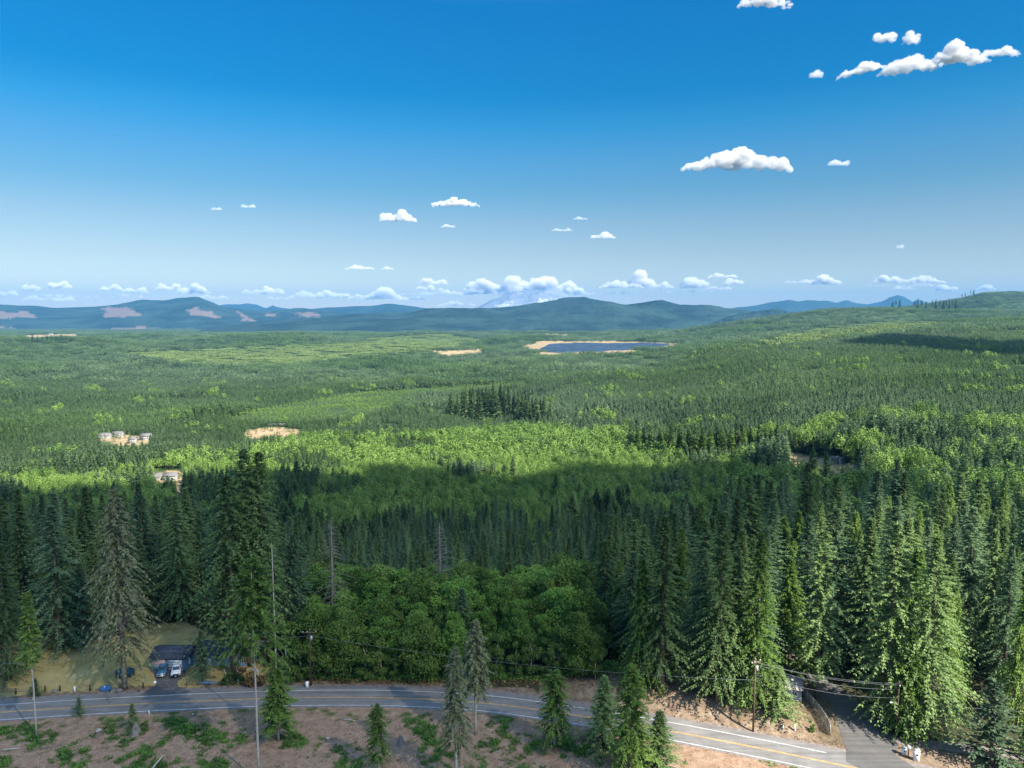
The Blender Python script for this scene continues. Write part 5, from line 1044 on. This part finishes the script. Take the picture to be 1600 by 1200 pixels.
# ------------------------------------------------------------ clouds: real puffs beyond and above the haze
def cloudmat(dens):
    m = bpy.data.materials.new("cloud_vapour"); m.use_nodes = True; nt = m.node_tree; nt.nodes.remove(nt.nodes["Principled BSDF"])
    v = nt.nodes.new("ShaderNodeVolumePrincipled"); v.inputs["Color"].default_value = (.955, .945, .955, 1); v.inputs["Density"].default_value = dens; v.inputs["Anisotropy"].default_value = -.3
    nt.links.new(v.outputs[0], nt.nodes["Material Output"].inputs["Volume"]); return m
HT = 900.0
CT = bpy.data.textures.new('billow', 'CLOUDS'); CT.noise_scale = .28; CT.noise_depth = 4
ico = bmesh.new(); bmesh.ops.create_icosphere(ico, subdivisions=3, radius=1); IV = np.array([v_.co[:] for v_ in ico.verts]); IF = [[q.index for q in f.verts] for f in ico.faces]; ico.free()
def cloud(px, py, w, h, label, alpha=1.0, seed=None, tilt=0., lop=0.):
    a, dy, dz = ray(px, py); el = dz / dy
    Y = min(31000, max(6000, 1500 / max(el, .001))); 
    if Y > 25500: Y = 29000 + 1500 * random.random()
    sc = Y / dy / F; cx, cz = a * Y / dy, CAMZ + dz * Y / dy; W_, H_ = w * sc, h * sc
    rs_ = np.random.default_rng(seed if seed is not None else int(px * 7 + py)); mb = MB(); k = int(np.clip(w / max(h, 4) * 20 + 16, 26, 130))
    for i in range(k):
        u_ = rs_.uniform(-1, 1); env = (1 - abs(u_) ** 4.5) * (1 + lop * u_); env *= .75 + .25 * math.sin(u_ * 5 + px)
        rr = H_ * (.06 + .19 * env) * rs_.uniform(.4, 1.3)
        c = np.array([u_ * W_ * .46, rs_.uniform(-.35, .35) * H_, -H_ * .40 + rr * .55 + rs_.uniform(0, .55) * H_ * max(env, 0) + tilt * u_ * W_])
        v = IV.copy(); ph = rs_.uniform(0, 6, 6)
        f = 1 + .10 * np.sin(v[:, 0] * 4 + ph[0]) * np.sin(v[:, 2] * 5 + ph[1]) + .07 * np.sin(v[:, 0] * 9 + ph[2] + 3 * v[:, 1]) * np.sin(v[:, 2] * 8 + ph[3]) + .05 * np.sin(v[:, 1] * 15 + ph[4] + v[:, 2] * 11)
        v = v * f[:, None]; v[:, 2] = np.where(v[:, 2] < 0, v[:, 2] * .5, v[:, 2])
        mb.poly(v * rr * np.array([1.25, 1.1, .95]) + c, IF)
    nrm = max(W_, H_)
    for i in range(len(mb.V)): mb.V[i] = mb.V[i] / nrm * 6
    o = mb.build("cloud", cloudmat(alpha * 3.0 / H_), smooth=True)
    sz = 6 * H_ / nrm; md = o.modifiers.new("merge", 'REMESH'); md.mode = 'VOXEL'; md.voxel_size = max(.03, sz * .03); md.use_smooth_shade = True
    md = o.modifiers.new("soften", 'SMOOTH'); md.iterations = 3; md.factor = .5
    md = o.modifiers.new("billow", 'DISPLACE'); md.texture = CT; md.strength = sz * .24; md.mid_level = .45; md.texture_coords = 'LOCAL'
    o.scale = (nrm / 6,) * 3; o.location = (cx, Y, cz); o.color = (1, 1, 1, alpha); tag(o, label, "cloud"); return o
cloud(1152, 250, 188, 40, "large white cloud alone in the blue at upper right", 1.6); cloud(1310, 254, 38, 12, "faint wisp right of the large lone cloud", .45)
cloud(1382, 57, 36, 20, "small cloud, left of the two above the long cloud chain", .9); cloud(1424, 60, 24, 20, "small cloud, right of the two above the long cloud chain", .8); cloud(1275, 116, 22, 14, "tiny faint cloud left of the long cloud chain", .45)
cloud(1345, 108, 80, 18, "low left end of the cloud chain at the upper right", 1., tilt=.12); cloud(1422, 100, 104, 32, "middle cloud of the chain at the upper right", 1.1, tilt=.05); cloud(1498, 86, 104, 32, "brightest cloud of the chain at the upper right", 1.4); cloud(1565, 80, 62, 18, "thin right end of the cloud chain at the upper right", .7)
cloud(1195, 2, 92, 22, "cloud cut by the top edge of the view", 1.1); cloud(622, 338, 62, 20, "left one of the two small clouds in mid sky", 1.1); cloud(711, 316, 82, 16, "right one of the two small clouds in mid sky", 1.)
cloud(562, 418, 50, 8, "thin flat cloud low above the middle hills", .7); cloud(605, 419, 22, 6, "short wisp beside the thin flat cloud", .35); cloud(943, 368, 42, 12, "small faint pinkish cloud in mid sky right of centre", .6); cloud(878, 359, 36, 6, "very faint wisp left of the pinkish cloud", .25); cloud(907, 341, 26, 6, "very faint wisp above the pinkish cloud", .22)
cloud(700, 353, 26, 6, "faint wisp below the two small mid sky clouds", .3); cloud(1407, 385, 14, 8, "tiny grey scrap of cloud above the right ridge", .25); cloud(388, 322, 26, 7, "faint wisp in the left mid sky", .2); cloud(338, 326, 18, 6, "fainter wisp farthest left in mid sky", .15)
hz = [(12, 458, 40, 10, .5, "low hazy cloud at the left edge of the horizon"), (48, 449, 26, 14, .7, "small puff near the left edge above the horizon"), (94, 445, 38, 15, 1.2, "bright puff, second from the left above the horizon"), (100, 467, 40, 10, .45, "hazy puff under the bright second puff"), (60, 466, 60, 8, .35, "thin haze cloud low over the left hills"),
      (176, 450, 42, 12, .8, "flat puff left of the round hill"), (212, 454, 44, 11, 1.1, "bright flat puff next to the flat one left of the round hill"), (262, 449, 42, 13, .8, "puff just left above the round hill"), (302, 452, 56, 18, 1., "puff right above the round hill"), (330, 464, 60, 8, .4, "thin haze cloud behind the round hill"),
      (395, 456, 40, 9, .5, "hazy cloud right of the round hill"), (424, 454, 46, 14, 1., "small bright cloud right of the round hill"), (480, 460, 60, 13, .6, "hazy cloud over the left middle skyline"), (518, 460, 62, 16, 1., "white cloud over the left middle skyline"), (562, 464, 40, 12, .7, "low puff left of the tumbling cloud"), (598, 459, 64, 24, 1.1, "tumbling white cloud left of the snow mountain"),
      (640, 466, 60, 9, .5, "hazy tail right of the tumbling cloud"), (676, 440, 50, 12, .9, "small puff upper left of the snow mountain cap"), (700, 457, 96, 12, .7, "grey flat cloud left of the mountain cap"), (665, 450, 34, 9, .7, "small low puff left of the grey flat cloud"), (712, 475, 70, 10, .5, "low haze cloud on the left flank of the mountain"),
      (770, 449, 110, 28, 1.5, "left half of the white cap over the snow mountain"), (828, 446, 96, 38, 1.7, "tall middle of the white cap over the snow mountain"), (880, 452, 90, 22, 1.3, "right tail of the white cap over the snow mountain"), (970, 444, 76, 16, 1., "flat white cloud right of the mountain cap"), (1002, 438, 44, 28, 1.3, "pointed white cloud right of the mountain cap"), (1030, 446, 50, 12, .6, "hazy tail of the pointed cloud"),
      (1084, 441, 42, 24, 1.3, "leaning white puff right of the pointed cloud"), (1128, 431, 52, 9, .9, "thin flat cloud above the round puff"), (1146, 440, 36, 15, 1.1, "round puff under the thin flat cloud"), (1122, 450, 50, 7, .4, "hazy scrap below the round puff"), (1250, 440, 60, 7, .4, "grey streak left of the single bright cloud"), (1290, 438, 58, 18, 1.3, "single bright cloud over the right far peaks"),
      (1386, 436, 46, 16, 1.1, "left puff of the long cloud over the right ridge"), (1440, 437, 84, 14, 1., "long right part of the cloud over the right ridge"), (1480, 450, 36, 13, 1., "small round puff just above the right skyline trees"), (1412, 450, 40, 6, .4, "thin grey streak under the long right cloud"), (1541, 449, 34, 11, 1., "last small puff behind the top of the right ridge")]
hz += [(130, 462, 230, 9, .22, "wide thin veil of cloud low over the left hills"), (415, 466, 260, 9, .22, "wide thin veil of cloud behind the left middle skyline"), (640, 458, 150, 8, .2, "thin veil of cloud left of the mountain cap"), (935, 457, 130, 8, .22, "thin veil of cloud right of the mountain cap"), (1075, 455, 170, 7, .2, "thin veil of cloud under the leaning white puff"), (1420, 446, 170, 7, .2, "thin veil of cloud over the right ridge")]
for a_, b_, c_, d_, e_, s_ in hz: cloud(a_, b_, c_, d_, s_, e_)

# broad cloud decks overhead, out of the frame: they cast the shade over the foreground
def deck(name, poly, base, label, cell=9.):
    """flat-based lumpy cloud whose ground shadow fills poly (given on the plane z = 0)"""
    P_ = np.array(poly, float); x0, y0 = P_.min(0) - 30; x1, y1 = P_.max(0) + 30
    off = base * np.array([sdir.x, sdir.y]) / sdir.z
    xs, ys = np.arange(x0, x1, cell), np.arange(y0, y1, cell); X, Y = np.meshgrid(xs, ys, indexing='ij')
    Xw = X + 10 * fbm(X, Y, 120, 4, 3); Yw = Y + 10 * fbm(X, Y, 120, 17, 3); ins = pip(Xw, Yw, poly)
    Z1 = base + 70 + 45 * fbm(X, Y, 160, 9, 4); Z0 = base + 4 * fbm(X, Y, 60, 2, 2)
    nx, ny = X.shape; q = ins[:-1, :-1] & ins[1:, :-1] & ins[:-1, 1:] & ins[1:, 1:]; I, J = np.nonzero(q); idx = lambda i, j: i * ny + j
    # thin towards the rim
    dist = ins.astype(float)
    for _ in range(5): dist[1:-1, 1:-1] = np.minimum(dist[1:-1, 1:-1], 1) * .2 + .2 * (dist[:-2, 1:-1] + dist[2:, 1:-1] + dist[1:-1, :-2] + dist[1:-1, 2:])
    th = np.clip((dist - .45) * 2, .06, 1); Z1 = Z0 + (Z1 - Z0) * th
    V = np.concatenate([np.stack([X + off[0], Y + off[1], Z1], -1).reshape(-1, 3), np.stack([X + off[0], Y + off[1], Z0], -1).reshape(-1, 3)]); n_ = nx * ny
    F_ = [np.stack([idx(I, J), idx(I + 1, J), idx(I + 1, J + 1), idx(I, J + 1)], 1), np.stack([idx(I, J), idx(I, J + 1), idx(I + 1, J + 1), idx(I + 1, J)], 1) + n_]
    qp = np.pad(q, 1)
    for di, dj, a, b in ((-1, 0, (0, 0), (0, 1)), (1, 0, (1, 1), (1, 0)), (0, -1, (1, 0), (0, 0)), (0, 1, (0, 1), (1, 1))):
        e = q & ~qp[1 + di:1 + di + nx - 1, 1 + dj:1 + dj + ny - 1]; i, j = np.nonzero(e); A, B = idx(i + a[0], j + a[1]), idx(i + b[0], j + b[1]); F_.append(np.stack([A, B, B + n_, A + n_], 1))
    mb = MB(); mb.quads(V, np.concatenate(F_)); o = mb.build(name, M['deck'], smooth=True); tag(o, label, "cloud"); return o
m, n, l, p = nmat("thick_cloud"); p.inputs["Base Color"].default_value = (.9, .9, .9, 1); p.inputs["Roughness"].default_value = 1; p.inputs["Specular IOR Level"].default_value = 0
tl = n.new("ShaderNodeBsdfTranslucent"); tl.inputs[0].default_value = (.95, .95, .95, 1); mx = n.new("ShaderNodeMixShader"); mx.inputs[0].default_value = .8; l.new(p.outputs[0], mx.inputs[1]); l.new(tl.outputs[0], mx.inputs[2]); tq = n.new("ShaderNodeBsdfTransparent"); mq = n.new("ShaderNodeMixShader"); mq.inputs[0].default_value = .34; l.new(mx.outputs[0], mq.inputs[1]); l.new(tq.outputs[0], mq.inputs[2]); l.new(mq.outputs[0], n["Material Output"].inputs["Surface"]); M['deck'] = m
def cp(px, py, z=None):
    if z is None: x, y = G(px, py); z = Hs(x, y) + 8; x, y = P0(px, py, z)
    else: x, y = P0(px, py, z)
    return (x - z * sdir.x / sdir.z, y - z * sdir.y / sdir.z)
SH1 = [(22, -260), (22, 60), (24, 100), (32, 141), (40, 165), (60, 196), (95, 228), (140, 246), (190, 262), (250, 300), cp(1520, 792), cp(1440, 785), cp(1300, 762), cp(1250, 728), cp(1150, 726), cp(1050, 738), cp(960, 752), cp(890, 768), cp(800, 762), cp(740, 744), cp(690, 760), cp(640, 764), cp(560, 752), cp(480, 742), cp(420, 752), cp(330, 782), cp(200, 786), cp(0, 792), cp(-250, 800), (-420, 300), (-420, -260)]
SH1.sort
deck("cloud", SH1, 980, "broad flat cloud high overhead behind the viewpoint")
SH2 = [cp(1385, 520), cp(1430, 513), cp(1520, 511), cp(1620, 515), cp(1760, 520), cp(1760, 560), cp(1600, 548), cp(1540, 537), cp(1480, 531), cp(1410, 529)]
deck("cloud", SH2, 1150, "low broken cloud out over the right hand slope", 14.)

# ------------------------------------------------------------ haze
mb = MB(); mb.box((0, 12500, (HT - 110) / 2), (44000, 28000 - .0, HT + 110)); hz_ = mb.build("haze", bpy.data.materials.new("haze")); m = hz_.data.materials[0]; m.use_nodes = True
for q in list(m.node_tree.nodes):
    if q.type == 'BSDF_PRINCIPLED': m.node_tree.nodes.remove(q)
v = m.node_tree.nodes.new("ShaderNodeVolumePrincipled"); v.inputs["Color"].default_value = (.10, .33, .63, 1); v.inputs["Density"].default_value = 4.2e-5; v.inputs["Anisotropy"].default_value = 0.0
m.node_tree.links.new(v.outputs[0], m.node_tree.nodes["Material Output"].inputs["Volume"]); tag(hz_, kind="stuff")
